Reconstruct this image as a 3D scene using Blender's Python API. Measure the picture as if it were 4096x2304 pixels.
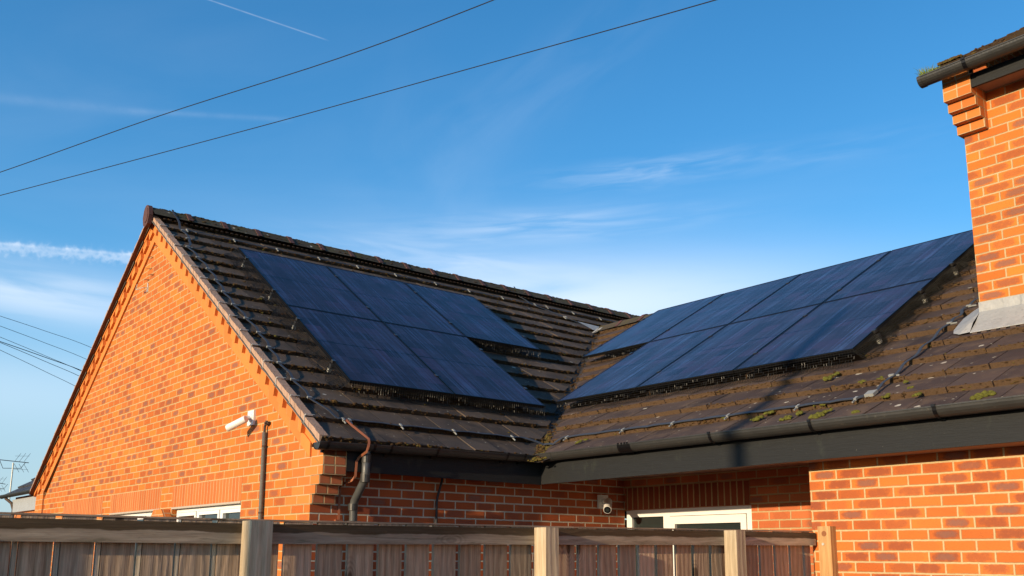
import bpy, bmesh, math, random
from mathutils import Vector, Matrix
R = math.radians
random.seed(7)
sc = bpy.context.scene
for o in list(bpy.data.objects): bpy.data.objects.remove(o)
col = sc.collection

# ------------------------------------------------------------------ camera
CAM = Vector((7.12372497, -3.62353052, 1.62878801))
RT = Vector((0.62519856, 0.78043767, 0.00661888)); UPV = Vector((0.14823889, -0.12707003, 0.98075402)); FW = Vector((-0.76625844, 0.61218482, 0.19513521))
FPX = 3862.66; CYP = 1452.75
cd = bpy.data.cameras.new('camera'); cam = bpy.data.objects.new('camera', cd); col.objects.link(cam)
cd.sensor_width = 36; cd.lens = FPX / 4096 * 36; cd.shift_y = (CYP - 1152) / 4096; cd.clip_end = 5000; cd.clip_start = .05
cam.matrix_world = Matrix(((RT.x, UPV.x, -FW.x, CAM.x), (RT.y, UPV.y, -FW.y, CAM.y), (RT.z, UPV.z, -FW.z, CAM.z), (0, 0, 0, 1)))
sc.camera = cam
sc.view_settings.view_transform = 'Standard'; sc.view_settings.look = 'None'; sc.view_settings.gamma = 1
sc.view_settings.exposure = 0.49

# ------------------------------------------------------------------ sun
SUN_EL = R(10.1); SUN_AZ = R(8)
sd = Vector((math.sin(SUN_AZ) * math.cos(SUN_EL), -math.cos(SUN_AZ) * math.cos(SUN_EL), math.sin(SUN_EL)))
sl = bpy.data.lights.new('sun', 'SUN'); sl.energy = 4.1; sl.angle = R(.53); sl.color = (1, .77, .50)
so = bpy.data.objects.new('sun', sl); col.objects.link(so); so.rotation_euler = sd.to_track_quat('Z', 'Y').to_euler()

# ------------------------------------------------------------------ node helper
class NT:
    def __init__(s, tree): s.t = tree; s.n = tree.nodes; s.l = tree.links
    def node(s, typ, **kw):
        n = s.n.new(typ)
        for k, v in kw.items(): setattr(n, k, v)
        return n
    def put(s, sock, v):
        if v is None: return
        if hasattr(v, 'is_output') or isinstance(v, bpy.types.NodeSocket): s.l.new(v, sock)
        else:
            if sock.type == 'RGBA' and len(v) == 3: v = (*v, 1)
            sock.default_value = v
    def m(s, op, a, b=None, c=None, clamp=False):
        n = s.node('ShaderNodeMath', operation=op, use_clamp=clamp)
        for i, v in enumerate((a, b, c)): s.put(n.inputs[i], v)
        return n.outputs[0]
    def vm(s, op, a, b=None, out=0):
        n = s.node('ShaderNodeVectorMath', operation=op)
        s.put(n.inputs[0], a); s.put(n.inputs[1], b)
        return n.outputs[out]
    def sep(s, v):
        n = s.node('ShaderNodeSeparateXYZ'); s.put(n.inputs[0], v); return n.outputs
    def comb(s, x, y, z=0.):
        n = s.node('ShaderNodeCombineXYZ')
        for i, v in enumerate((x, y, z)): s.put(n.inputs[i], v)
        return n.outputs[0]
    def ss(s, v, a, b, lo=0., hi=1.):
        n = s.node('ShaderNodeMapRange', interpolation_type='SMOOTHSTEP')
        for i, q in enumerate((v, a, b, lo, hi)): s.put(n.inputs[i], q)
        return n.outputs[0]
    def mr(s, v, a, b, lo=0., hi=1.):
        n = s.node('ShaderNodeMapRange')
        for i, q in enumerate((v, a, b, lo, hi)): s.put(n.inputs[i], q)
        return n.outputs[0]
    def mix(s, f, a, b, blend='MIX'):
        n = s.node('ShaderNodeMix', data_type='RGBA', blend_type=blend)
        s.put(n.inputs[0], f); s.put(n.inputs[6], a); s.put(n.inputs[7], b); return n.outputs[2]
    def noise(s, vec, scale, detail=4, rough=.55, dist=0., out=0, dim='3D'):
        n = s.node('ShaderNodeTexNoise', noise_dimensions=dim); s.put(n.inputs['Vector'], vec)
        n.inputs['Scale'].default_value = scale; n.inputs['Detail'].default_value = detail
        n.inputs['Roughness'].default_value = rough; n.inputs['Distortion'].default_value = dist
        return n.outputs[out]
    def white(s, vec, out=0):
        n = s.node('ShaderNodeTexWhiteNoise', noise_dimensions='3D'); s.put(n.inputs['Vector'], vec); return n.outputs[out]
    def voro(s, vec, scale, feature='F1', out=0, rnd=1.):
        n = s.node('ShaderNodeTexVoronoi', feature=feature); s.put(n.inputs['Vector'], vec)
        n.inputs['Scale'].default_value = scale; n.inputs['Randomness'].default_value = rnd; return n.outputs[out]
    def bump(s, h, dist, strength=1., normal=None):
        n = s.node('ShaderNodeBump'); n.inputs['Distance'].default_value = dist; n.inputs['Strength'].default_value = strength
        s.put(n.inputs['Height'], h); s.put(n.inputs['Normal'], normal); return n.outputs[0]

def mat(name):
    m = bpy.data.materials.new(name); m.use_nodes = True; t = m.node_tree; t.nodes.clear(); N = NT(t)
    out = N.node('ShaderNodeOutputMaterial'); p = N.node('ShaderNodeBsdfPrincipled'); t.links.new(p.outputs[0], out.inputs[0])
    N.p = p; return m, N
def fin(N, color=None, rough=None, normal=None, metal=None, spec=None):
    P = N.p.inputs
    N.put(P['Base Color'], color); N.put(P['Roughness'], rough); N.put(P['Normal'], normal); N.put(P['Metallic'], metal); N.put(P['Specular IOR Level'], spec)
def uvof(N, name='UVMap'):
    n = N.node('ShaderNodeUVMap'); n.uv_map = name; return n.outputs[0]
def objc(N): return N.node('ShaderNodeTexCoord').outputs['Object']

# ------------------------------------------------------------------ world
w = bpy.data.worlds.new('World'); sc.world = w; w.use_nodes = True; wt = w.node_tree; wt.nodes.clear(); W = NT(wt)
sky = W.node('ShaderNodeTexSky', sky_type='NISHITA'); sky.sun_disc = False; sky.sun_elevation = SUN_EL; sky.sun_rotation = math.pi - SUN_AZ
sky.air_density = 1.0; sky.dust_density = .6; sky.ozone_density = 3.2; sky.altitude = 80
SKY_STRENGTH = .13
vec = W.node('ShaderNodeTexCoord').outputs['Generated']
sx, sy, sz = W.sep(vec)
az = W.m('MULTIPLY', W.m('ARCTAN2', sx, sy), 57.2958); el = W.m('MULTIPLY', W.m('ARCSINE', sz), 57.2958)
def patch(a0, e0, ra, re, rot):
    c, s_ = math.cos(R(rot)), math.sin(R(rot))
    dx = W.m('SUBTRACT', az, a0); dy = W.m('SUBTRACT', el, e0)
    x = W.m('DIVIDE', W.m('ADD', W.m('MULTIPLY', dx, c), W.m('MULTIPLY', dy, s_)), ra)
    y = W.m('DIVIDE', W.m('SUBTRACT', W.m('MULTIPLY', dy, c), W.m('MULTIPLY', dx, s_)), re)
    return W.m('EXPONENT', W.m('MULTIPLY', W.m('ADD', W.m('MULTIPLY', x, x), W.m('MULTIPLY', y, y)), -1.)), x, y
def wisp(a0, e0, ra, re, rot, amt, sc_=3., lo=.42, hi=.72, seed=0.):
    g, x, y = patch(a0, e0, ra, re, rot)
    n = W.noise(W.comb(W.m('MULTIPLY', x, 1.), W.m('MULTIPLY', y, 1.), seed), sc_ * .62, 6, .5, .5)
    return W.m('MULTIPLY', W.m('MULTIPLY', g, W.ss(n, lo, hi)), amt)
cl = None
for a in ((-49.5, 19.3, 8, .8, 3, .30, 2.4, .3, .75, 1), (-57, 17.4, 7, 1.0, -4, .26, 2.2, .3, .75, 2), (-42.5, 22.3, 5.5, .7, 4, .24, 2.4, .3, .75, 3), (-33, 22.5, 6, .8, 2, .07, 2, .3, .75, 4),
          (-47, 14.6, 16, 2.9, 0, .72, 1.3, .0, .52, 5), (-50, 27, 9, 2.2, 32, .06, 1.6, .3, .75, 6), (-79, 13.7, 9, 1.4, -3, .62, 1.2, .1, .6, 7), (-74, 25, 14, 4, 14, .05, 1.5, .3, .75, 8),
          (-80, 8.6, 14, 2.2, 0, .25, 1.0, .0, .4, 9), (-55, 19, 26, 3, 2, .07, 1.6, .25, .75, 11), (-57, 22, 5, 5, 45, .05, 1.6, .3, .75, 12)):
    v = wisp(*a); cl = v if cl is None else W.m('ADD', cl, v)
def trail(d1, d2, wd, amt, jag=0., seed=0.):
    d1 = Vector(d1).normalized(); d2 = Vector(d2).normalized(); n = d1.cross(d2).normalized(); L = math.acos(d1.dot(d2)); t = n.cross(d1)
    a = W.m('ARCTAN2', W.vm('DOT_PRODUCT', vec, tuple(t), out=1), W.vm('DOT_PRODUCT', vec, tuple(d1), out=1))
    s = W.vm('DOT_PRODUCT', vec, tuple(n), out=1)
    nz = W.noise(W.vm('SCALE', vec, None) if False else vec, 60, 3, .6)
    if jag: s = W.m('ADD', s, W.m('MULTIPLY', W.m('SUBTRACT', W.noise(vec, 170, 2, .5), .5), jag))
    e = W.m('EXPONENT', W.m('MULTIPLY', W.m('POWER', W.m('DIVIDE', s, wd), 2.), -1.))
    al = W.m('MULTIPLY', W.ss(a, -.01, .02), W.ss(a, L, L + .015, 1., 0.))
    return W.m('MULTIPLY', W.m('MULTIPLY', e, al), W.m('MULTIPLY', W.mr(nz, .3, .7, .5, 1.), amt))
for a in (((-.86, .19, .53), (-.784, .382, .489), .0006, .22), ((-.95, .0, .385), (-.878, .253, .406), .0046, .055), ((-.885, .235, .405), (-.83, .372, .417), .0026, .06),
          ((-.97, .06, .267), (-.90, .315, .275), .0042, .40, .014), ((-.97, .07, .271), (-.90, .31, .279), .0016, .25, .002)):
    cl = W.m('ADD', cl, trail(*a))
cl = W.m('MINIMUM', cl, .85)
hs = W.node('ShaderNodeHueSaturation'); hs.inputs['Saturation'].default_value = 1.2; wt.links.new(sky.outputs[0], hs.inputs['Color'])
bgc = W.mix(1., hs.outputs[0], (1.22, 1.36, 1.34, 1), 'MULTIPLY')
bgc = W.vm('SCALE', bgc); W.put(bgc.node.inputs['Scale'], W.mr(az, -84., -32., 1.14, .95))
bgc = W.mix(W.ss(el, 3., 16., .75, 0.), bgc, (2.6, 3.5, 4.35, 1))
skyc = W.mix(cl, bgc, (5.3, 5.8, 6.5, 1))
bg = W.node('ShaderNodeBackground'); wt.links.new(skyc, bg.inputs[0]); bg.inputs[1].default_value = SKY_STRENGTH
wo = W.node('ShaderNodeOutputWorld'); wt.links.new(bg.outputs[0], wo.inputs[0])

# ------------------------------------------------------------------ mesh builder
class MB:
    def __init__(s): s.v = []; s.f = []; s.uv = []; s.tn = []
    def face(s, pts, uvs=None, tint=None):
        b = len(s.v); s.v += [tuple(p) for p in pts]; s.f.append(tuple(range(b, b + len(pts))))
        if uvs is None:
            P = [Vector(p) for p in pts]; n = Vector((0, 0, 0))
            for i in range(len(P)):
                a, c = P[i], P[(i + 1) % len(P)]; n += a.cross(c)
            ax = max(range(3), key=lambda i: abs(n[i]))
            uvs = [(p.y, p.z) if ax == 0 else (p.x, p.z) if ax == 1 else (p.x, p.y) for p in P]
        s.uv.append(uvs); s.tn.append(tint if tint is not None else s.ct)
    ct = (0., 0.)
    def tint(s, *a): s.ct = (random.random(), random.random()) if not a else a
    def obox(s, o, a, b, c, local=False, skip=()):
        """box from corner o with edge vectors a,b,c (right-handed for outward normals)"""
        o, a, b, c = Vector(o), Vector(a), Vector(b), Vector(c)
        if a.cross(b).dot(c) < 0: a, b = b, a
        q = random.random() * 7 if local else 0
        def F(p, e1, e2):
            pts = [p, p + e1, p + e1 + e2, p + e2]
            if local:
                l1, l2 = e1.length, e2.length
                uv = [(q, q), (q + l1, q), (q + l1, q + l2), (q, q + l2)] if l1 >= l2 else [(q, q), (q, q + l2), (q + l1, q + l2), (q + l1, q)]
                if l1 < l2: uv = [(q, q), (q, q + l1), (q + l2, q + l1), (q + l2, q)]
                s.face(pts, uv)
            else: s.face(pts)
        F(o, b, a); F(o + c, a, b); F(o, a, c); F(o + b, c, a); F(o, c, b); F(o + a, b, c)
    def box(s, x0, x1, y0, y1, z0, z1, **k): s.obox((x0, y0, z0), (x1 - x0, 0, 0), (0, y1 - y0, 0), (0, 0, z1 - z0), **k)
    def prism(s, poly, ax, a0, a1):
        """poly of 2-D points extruded along axis ax from a0 to a1; (X,Z) for ax=1, (Y,Z) for ax=0, (X,Y) for ax=2"""
        mk = {0: lambda p, t: (t, p[0], p[1]), 1: lambda p, t: (p[0], t, p[1]), 2: lambda p, t: (p[0], p[1], t)}[ax]
        ar = sum(poly[i][0] * poly[(i + 1) % len(poly)][1] - poly[(i + 1) % len(poly)][0] * poly[i][1] for i in range(len(poly)))
        if (ar < 0) != (ax == 1): poly = poly[::-1]
        # after this: normal of poly order points to +ax
        A = [mk(p, a0) for p in poly]; B = [mk(p, a1) for p in poly]; n = len(poly)
        s.face(A[::-1]); s.face(B)
        for i in range(n):
            j = (i + 1) % n; s.face([A[i], A[j], B[j], B[i]])
    def tube(s, pts, r, n=8, caps=True, flat=None):
        """tube along points; flat=(w,h,up) makes a flat ribbon instead"""
        P = [Vector(p) for p in pts]; rings = []; prev = None; L = 0; Ls = []
        for i, p in enumerate(P):
            if i: L += (P[i] - P[i - 1]).length
            Ls.append(L)
            d = (P[min(i + 1, len(P) - 1)] - P[max(i - 1, 0)]).normalized()
            up = Vector(flat[2]) if flat else (prev if prev is not None else (Vector((0, 0, 1)) if abs(d.z) < .9 else Vector((1, 0, 0))))
            x = d.cross(up).normalized(); y = x.cross(d).normalized(); prev = y
            rr = r[i] if isinstance(r, (list, tuple)) else r
            if flat: rings.append([p + x * a * flat[0] + y * b * flat[1] for a, b in ((-.5, 0), (.5, 0), (.5, 1), (-.5, 1))])
            else: rings.append([p + x * rr * math.cos(2 * math.pi * k / n) + y * rr * math.sin(2 * math.pi * k / n) for k in range(n)])
        m = len(rings[0])
        for i in range(len(rings) - 1):
            for k in range(m):
                j = (k + 1) % m
                u0, u1 = k / m * .2, (k + 1) / m * .2
                s.face([rings[i][k], rings[i][j], rings[i + 1][j], rings[i + 1][k]], [(Ls[i], u0), (Ls[i], u1), (Ls[i + 1], u1), (Ls[i + 1], u0)])
        if caps: s.face(rings[0][::-1]); s.face(rings[-1])
    def blob(s, c, rx, ry, rz, ax=None, k=0, jit=.25):
        """small lumpy rounded clump; ax = (ex, ey, ez) frame"""
        ex, ey, ez = ax if ax else (Vector((1, 0, 0)), Vector((0, 1, 0)), Vector((0, 0, 1)))
        c = Vector(c); rings = [(.0, 1.), (.62, .72), (1., .12), (.8, -.45)] if k else [(0, 1.), (.9, .25), (.75, -.4)]
        n = 7 if k else 5; ph = random.random() * 6; V = []
        for rr, zz in rings:
            if rr == 0: V.append([c + ez * rz * zz]); continue
            V.append([c + ex * (rx * rr * math.cos(ph + 2 * math.pi * i / n) * random.uniform(1 - jit, 1 + jit)) + ey * (ry * rr * math.sin(ph + 2 * math.pi * i / n) * random.uniform(1 - jit, 1 + jit)) + ez * rz * zz * random.uniform(1 - jit, 1 + jit) for i in range(n)])
        for i in range(n): s.face([V[0][0], V[1][i], V[1][(i + 1) % n]])
        for a in range(1, len(V) - 1):
            for i in range(n):
                j = (i + 1) % n; s.face([V[a][i], V[a + 1][i], V[a + 1][j], V[a][j]])
    def build(s, name, m, parent=None, smooth=False, clip=None, merge=False, bevel=0):
        me = bpy.data.meshes.new(name); me.from_pydata(s.v, [], s.f)
        u = me.uv_layers.new(name='UVMap'); t = me.uv_layers.new(name='tint')
        uvs = [c for f in s.uv for p in f for c in p[:2]]; tns = [c for f, tt in zip(s.f, s.tn) for _ in f for c in tt]
        u.data.foreach_set('uv', uvs); t.data.foreach_set('uv', tns)
        if smooth: merge = True
        if merge or clip:
            bm = bmesh.new(); bm.from_mesh(me)
            if merge: bmesh.ops.remove_doubles(bm, verts=bm.verts, dist=1e-5)
            for co, no in clip or (): bmesh.ops.bisect_plane(bm, geom=bm.verts[:] + bm.edges[:] + bm.faces[:], plane_co=co, plane_no=no, clear_outer=True)
            bm.to_mesh(me); bm.free()
        me.materials.append(m)
        if smooth:
            for p in me.polygons: p.use_smooth = True
        o = bpy.data.objects.new(name, me); col.objects.link(o)
        if parent: o.parent = parent
        if bevel:
            b = o.modifiers.new('bevel', 'BEVEL'); b.width = bevel; b.segments = 2; b.limit_method = 'ANGLE'
        return o
def empty(name, label, cat, group=None, loc=(0, 0, 0)):
    o = bpy.data.objects.new(name, None); col.objects.link(o); o.empty_display_size = .1; o.location = loc
    return tag(o, label, cat, group)
def tag(o, label=None, cat=None, group=None, kind=None):
    for k, v in (('label', label), ('category', cat), ('group', group), ('kind', kind)):
        if v: o[k] = v
    return o
def lab(o, l): o['label'] = l; return o

# ------------------------------------------------------------------ materials
def brick_mat(name, u0, v0, bw=.225, bh=.075, off=.5, blotch=1., lo=(.53, .125, .010), hi=(.70, .205, .014), mortar=(.55, .39, .20), mw=.0064, rough=.9, mbump=.006, jit=.0016, bth=(.15, .70), lime=0):
    m, N = mat(name); uv = uvof(N)
    jn = N.noise(uv, 24, 3, .6, out=1); jv = N.vm('SCALE', N.vm('SUBTRACT', jn, (.5, .5, .5)), None); jv.node.inputs['Scale'].default_value = jit * 4
    U, V, _ = N.sep(N.vm('ADD', uv, jv))
    v = N.m('DIVIDE', N.m('SUBTRACT', V, v0), bh); row = N.m('FLOOR', v); fv = N.m('FRACT', v)
    par = N.m('PINGPONG', row, 1.)
    u = N.m('SUBTRACT', N.m('DIVIDE', N.m('SUBTRACT', U, u0), bw), N.m('MULTIPLY', par, off))
    cw = N.white(N.comb(row, 3.3, 9.1)); u = N.m('ADD', u, N.m('MULTIPLY', N.m('SUBTRACT', cw, .5), .05))
    c = N.m('FLOOR', u); fu = N.m('FRACT', u)
    dx = N.m('MULTIPLY', N.m('MINIMUM', fu, N.m('SUBTRACT', 1., fu)), bw); dy = N.m('MULTIPLY', N.m('MINIMUM', fv, N.m('SUBTRACT', 1., fv)), bh)
    # rounded arris
    d = N.m('SUBTRACT', N.m('MINIMUM', dx, dy), mw)
    msk = N.ss(d, -.0012, .0012)
    rv = N.white(N.comb(row, c, 1.7), 1); r1, r2, r3 = N.sep(rv)
    base = N.mix(N.m('ADD', N.m('MULTIPLY', r1, .8), N.m('MULTIPLY', N.noise(uv, 14, 4), .25)), (*lo, 1), (*hi, 1))
    if blotch:
        nn = N.noise(uv, 26, 5, .65)
        ex = N.m('ABSOLUTE', N.m('DIVIDE', N.m('SUBTRACT', fu, N.mr(r3, 0, 1, .42, .58)), .44)); ey = N.m('ABSOLUTE', N.m('DIVIDE', N.m('SUBTRACT', fv, .5), .43))
        e = N.m('ADD', N.m('POWER', ex, 3.6), N.m('POWER', ey, 3.4))
        inside = N.ss(N.m('ADD', e, N.m('MULTIPLY', N.m('SUBTRACT', nn, .5), 2.6)), .05, 1.15, 1., 0.)
        st = N.m('MULTIPLY', N.ss(r2, *bth), blotch)
        base = N.mix(N.m('MULTIPLY', inside, N.m('MULTIPLY', st, .80)), base, (.27, .066, .030, 1))
        core = N.ss(N.m('ADD', e, N.m('MULTIPLY', N.m('SUBTRACT', N.noise(uv, 60, 4, .7), .5), 1.3)), .02, .42, 1., 0.)
        base = N.mix(N.m('MULTIPLY', core, N.ss(r2, .78, .92, 0., .55)), base, (.205, .12, .095, 1))
        sp = N.ss(N.noise(uv, 150, 3, .65), .56, .68); base = N.mix(N.m('MULTIPLY', sp, .6), base, (.16, .05, .025, 1))
    mo = N.mix(N.noise(uv, 40, 3), tuple(x * .78 for x in mortar), tuple(min(1, x * 1.12) for x in mortar))
    colr = N.mix(msk, mo, base)
    big = N.noise(uv, 1.3, 3, .6); colr = N.mix(N.ss(big, .5, .8, 0., .16), colr, (.30, .12, .05, 1))
    if lime:
        lv = N.voro(N.vm('ADD', uv, N.vm('MULTIPLY', N.noise(uv, 60, 2, out=1), (.02, .02, .02))), 4.2); lr = N.sep(N.voro(uv, 4.2, out=1))[0]
        colr = N.mix(N.m('MULTIPLY', N.ss(lv, .020, .034, 1., 0.), N.ss(lr, .45, .5)), colr, (.85, .84, .78, 1))
    h = N.m('ADD', N.m('MULTIPLY', N.ss(d, -.003, .002), 1.), N.m('MULTIPLY', N.noise(uv, 130, 4, .7), .22))
    h = N.m('ADD', h, N.m('MULTIPLY', r3, .35))
    hsv = N.node('ShaderNodeHueSaturation'); hsv.inputs['Saturation'].default_value = .97; N.put(hsv.inputs['Value'], N.mr(N.m('ADD', N.m('MULTIPLY', N.noise(uv, 3.1, 5, .65), .6), N.m('MULTIPLY', r1, .4)), .25, .75, .90, 1.05)); N.put(hsv.inputs['Color'], colr); colr = hsv.outputs[0]
    fin(N, colr, rough, N.bump(h, mbump, .8), spec=.25); return m
M = {}
M['brick_gable'] = brick_mat('facing_brick_gable', -.22, 1.875 - .075 * 20, blotch=.72, mortar=(.56, .38, .17), lo=(.51, .115, .009), hi=(.67, .185, .012), bth=(.35, .85))
M['brick_side_shade'] = brick_mat('facing_brick_side_shade', 3.567 - .225 * 20, 2.025 - .075 * 21, lo=(.38, .072, .014), hi=(.48, .105, .020), mortar=(.58, .50, .38))  # same facing brick, darkened: the side wall's shade is put into the colour
M['brick_front'] = brick_mat('facing_brick_front', 3.686 - .216 * 20, 2.25 - .0722 * 30, .216, .0722, lime=1, mortar=(.60, .44, .225), lo=(.50, .108, .012), hi=(.65, .175, .018))
M['brick_recess'] = brick_mat('facing_brick_recess', .10, 2.025 - .075 * 20, blotch=.35, lo=(.50, .12, .03), hi=(.60, .17, .05))
M['brick_tall'] = brick_mat('facing_brick_tall', 3.785 + .11, 3.538 - .075 * 41, blotch=.8)
PL = dict(blotch=0, lo=(.55, .150, .020), hi=(.63, .19, .028))
M['plain'] = brick_mat('plain_orange_brick', -.0, 2.025 - .075 * 20, jit=.0006, mbump=.003, mw=.0045, **PL)
M['plain_dent'] = brick_mat('plain_orange_dentil', .05, 0., .225, 40., 0., jit=.0004, mbump=.002, mw=.003, blotch=0, lo=(.62, .185, .028), hi=(.68, .22, .036), mortar=(.5, .26, .1))
M['plain_side_shade'] = brick_mat('plain_kneeler_shade', .0, 2.025 - .075 * 20, .103, .075, .0, jit=.0006, mbump=.004, blotch=0, lo=(.40, .10, .035), hi=(.50, .15, .055))  # darker red copy of the plain brick paints shade on the kneeler sides
M['plain_tall'] = brick_mat('plain_kneeler_tall', 3.76, 3.538 - .075 * 41, .109, .075, .0, jit=.0008, mbump=.003, mw=.005, **PL)
M['soldier'] = brick_mat('soldier_brick', 0., -10.775 + .225, .075, 12.875, 0., jit=.0008, mbump=.005, mw=.0055, blotch=0, lo=(.48, .12, .020), hi=(.56, .15, .028), mortar=(.58, .38, .18))
M['soldier_rec_shade'] = brick_mat('soldier_brick_recess_shade', .046, -10.775 + .225, .0738, 12.87, 0., blotch=0, lo=(.26, .055, .02), hi=(.32, .07, .025), mw=.0075)  # recess shade painted in: soldier brick with a darker base

def simple(name, c, rough=.6, metal=0., n_sc=30, n_amt=.15, bump=.0, bsc=120, spec=.5):
    m, N = mat(name); o = objc(N)
    a = N.noise(o, n_sc, 5, .6); cc = N.mix(a, tuple(x * (1 - n_amt) for x in c), tuple(x * (1 + n_amt) for x in c))
    nrm = N.bump(N.noise(o, bsc, 4, .6), bump) if bump else None
    fin(N, cc, rough, nrm, metal, spec); return m
def tile_mat(name, c1, c2, warm, lip=(.05, .033, .02)):
    m, N = mat(name); o = objc(N); t1, t2, _ = N.sep(uvof(N, 'tint'))
    b = N.mix(t1, (*c1, 1), (*c2, 1)); n1 = N.noise(o, 5, 5, .65)
    b = N.mix(N.ss(n1, .45, .70, 0., .7), b, (*warm, 1))
    b = N.mix(N.ss(N.noise(o, 90, 3, .7), .55, .72, 0., .45), b, (.10, .085, .07, 1))
    b = N.mix(N.ss(N.noise(o, 2.2, 4, .6), .5, .75, 0., .5), b, (.022, .02, .02, 1))
    # lichen rosettes
    wv = N.vm('ADD', o, N.vm('MULTIPLY', N.noise(o, 25, 3, .6, out=1), (.03, .03, .03)))
    vd = N.voro(wv, 5.5); vr = N.sep(N.voro(wv, 5.5, out=1))[0]
    rad = N.mr(vr, 0., 1., -.13, .17)
    li = N.m('MULTIPLY', N.ss(N.m('SUBTRACT', vd, rad), -.012, .012, 1., 0.), N.ss(N.noise(o, 120, 3, .7), .30, .5))
    b = N.mix(N.m('MULTIPLY', li, .85), b, (.60, .56, .46, 1))
    vd2 = N.voro(wv, 17); vr2 = N.sep(N.voro(wv, 17, out=1))[0]
    li2 = N.ss(N.m('SUBTRACT', vd2, N.mr(vr2, 0., 1., -.17, .17)), -.03, .03, 1., 0.)
    b = N.mix(N.m('MULTIPLY', li2, .8), b, (.44, .41, .32, 1))
    b = N.mix(N.ss(N.noise(o, 9, 5, .7), .62, .78, 0., .45), b, (.07, .075, .02, 1))
    lc = N.mix(N.noise(o, 70, 4, .7), tuple(x * .45 for x in lip), tuple(x * 1.7 for x in lip)); b = N.mix(N.ss(t2, 1.4, 1.6), b, lc)
    h = N.m('ADD', N.noise(o, 160, 5, .75), N.m('MULTIPLY', N.noise(o, 14, 3), .8))
    fin(N, b, .88, N.bump(h, .004, .9), spec=.22); return m
M['tile'] = tile_mat('mossy_concrete_tile', (.060, .046, .038), (.120, .090, .070), (.16, .11, .075))
M['tile_b'] = tile_mat('brown_concrete_tile', (.050, .035, .034), (.088, .062, .054), (.145, .098, .068), (.092, .056, .031))
M['ridge'] = tile_mat('weathered_ridge_tile', (.060, .050, .036), (.085, .07, .05), (.075, .07, .02))
def moss_mat(name, cs):
    m, N = mat(name); t1, t2, _ = N.sep(uvof(N, 'tint')); r = N.node('ShaderNodeValToRGB'); N.put(r.inputs[0], t1)
    r.color_ramp.elements[0].color = (*cs[0], 1); r.color_ramp.elements[1].color = (*cs[-1], 1)
    for i, c in enumerate(cs[1:-1]): e = r.color_ramp.elements.new((i + 1) / (len(cs) - 1)); e.color = (*c, 1)
    b = N.mix(N.noise(objc(N), 150, 3, .7), r.outputs[0], tuple(min(1, x * 1.6) for x in cs[1]))
    fin(N, b, .95, N.bump(N.noise(objc(N), 260, 3, .7), .004), spec=.1); return m
M['moss'] = moss_mat('roof_moss', ((.020, .012, .008), (.055, .032, .015), (.11, .062, .027), (.13, .088, .022), (.17, .165, .03)))
M['cushion'] = moss_mat('green_cushion_moss', ((.045, .042, .012), (.085, .085, .017), (.14, .135, .026)))
M['fascia'] = None
m, N = mat('black_painted_board'); uv = uvof(N); U, V, _ = N.sep(uv)
g = N.noise(N.comb(N.m('MULTIPLY', U, 1.6), N.m('MULTIPLY', V, 38.)), 3, 5, .65)
b = N.mix(g, (.010, .011, .012, 1), (.023, .025, .027, 1))
b = N.mix(N.ss(N.noise(N.comb(N.m('MULTIPLY', U, 2.), V), 4, 5, .7), .55, .75, 0., .35), b, (.05, .06, .045, 1))
scr = N.m('MULTIPLY', N.ss(N.noise(N.comb(N.m('MULTIPLY', U, 14.), N.m('MULTIPLY', V, 30.)), 2.2, 6, .75), .665, .69), .6)
b = N.mix(scr, b, (.20, .19, .15, 1))
fin(N, b, .6, N.bump(g, .003), spec=.22); M['fascia'] = m
m, N = mat('black_gutter_plastic'); o = objc(N)
b = N.mix(N.noise(o, 6, 5, .6), (.018, .019, .019, 1), (.040, .039, .036, 1))
b = N.mix(N.ss(N.noise(o, 30, 4, .7), .6, .72, 0., .5), b, (.09, .08, .06, 1))
fin(N, b, N.mr(N.noise(o, 12, 3), 0., 1., .35, .6), N.bump(N.noise(o, 40, 3), .0015), spec=.5); M['gutter'] = m
M['downpipe'] = simple('grey_black_pipe', (.070, .073, .073), .4, 0, 25, .35, .001)
M['soffit'] = simple('brown_soffit_board', (.24, .14, .10), .75, 0, 12, .25, .001)
M['undercloak'] = simple('brown_undercloak', (.13, .05, .022), .8, 0, 10, .3, .002)
M['cement'] = simple('verge_cement', (.44, .29, .21), .95, 0, 8, .35, .006, 60, .1)
M['slate'] = simple('grey_slate_strip', (.13, .13, .12), .9, 0, 30, .4, .003)
M['terracotta'] = simple('terracotta_union', (.095, .040, .034), .8, 0, 30, .3, .002)
M['white'] = simple('white_plastic', (.80, .80, .78), .35, 0, 10, .03)
M['offwhite'] = simple('white_camera_plastic', (.78, .77, .74), .32, 0, 10, .03)
M['black'] = simple('black_lens', (.01, .01, .012), .15)
M['tape'] = simple('grey_conductor_tape', (.046, .050, .058), .5, 0, 20, .2, .001)
M['clip'] = simple('pale_grey_clip', (.27, .28, .27), .5, 0, 30, .2)
M['galv'] = simple('galvanised_clip', (.62, .62, .55), .4, .4, 30, .2)
M['browntape'] = simple('brown_conductor_tape', (.30, .10, .045), .6, 0, 30, .2)
M['conduit'] = simple('grey_conduit', (.13, .12, .10), .75, 0, 60, .5, .002, 200)
M['rust'] = simple('rusty_iron', (.09, .06, .045), .7, .5, 60, .4)
M['cable'] = simple('black_cable', (.015, .015, .017), .6)
M['net'] = simple('black_bird_mesh', (.012, .012, .012), .45, 0, 30, .2, spec=.5)
M['frame'] = simple('black_anodised_frame', (.010, .010, .012), .4, .5)
M['rail'] = simple('aluminium_rail', (.12, .12, .12), .35, .8)
M['dark'] = simple('dark_interior', (.015, .016, .016), .9)
m, N = mat('weathered_lead'); o = objc(N)
b = N.mix(N.noise(o, 9, 6, .65), (.25, .26, .26, 1), (.46, .46, .45, 1)); b = N.mix(N.ss(N.noise(N.vm('MULTIPLY', o, (40, 40, 4)), 1, 4, .6), .55, .7, 0., .45), b, (.17, .18, .19, 1))
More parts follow.
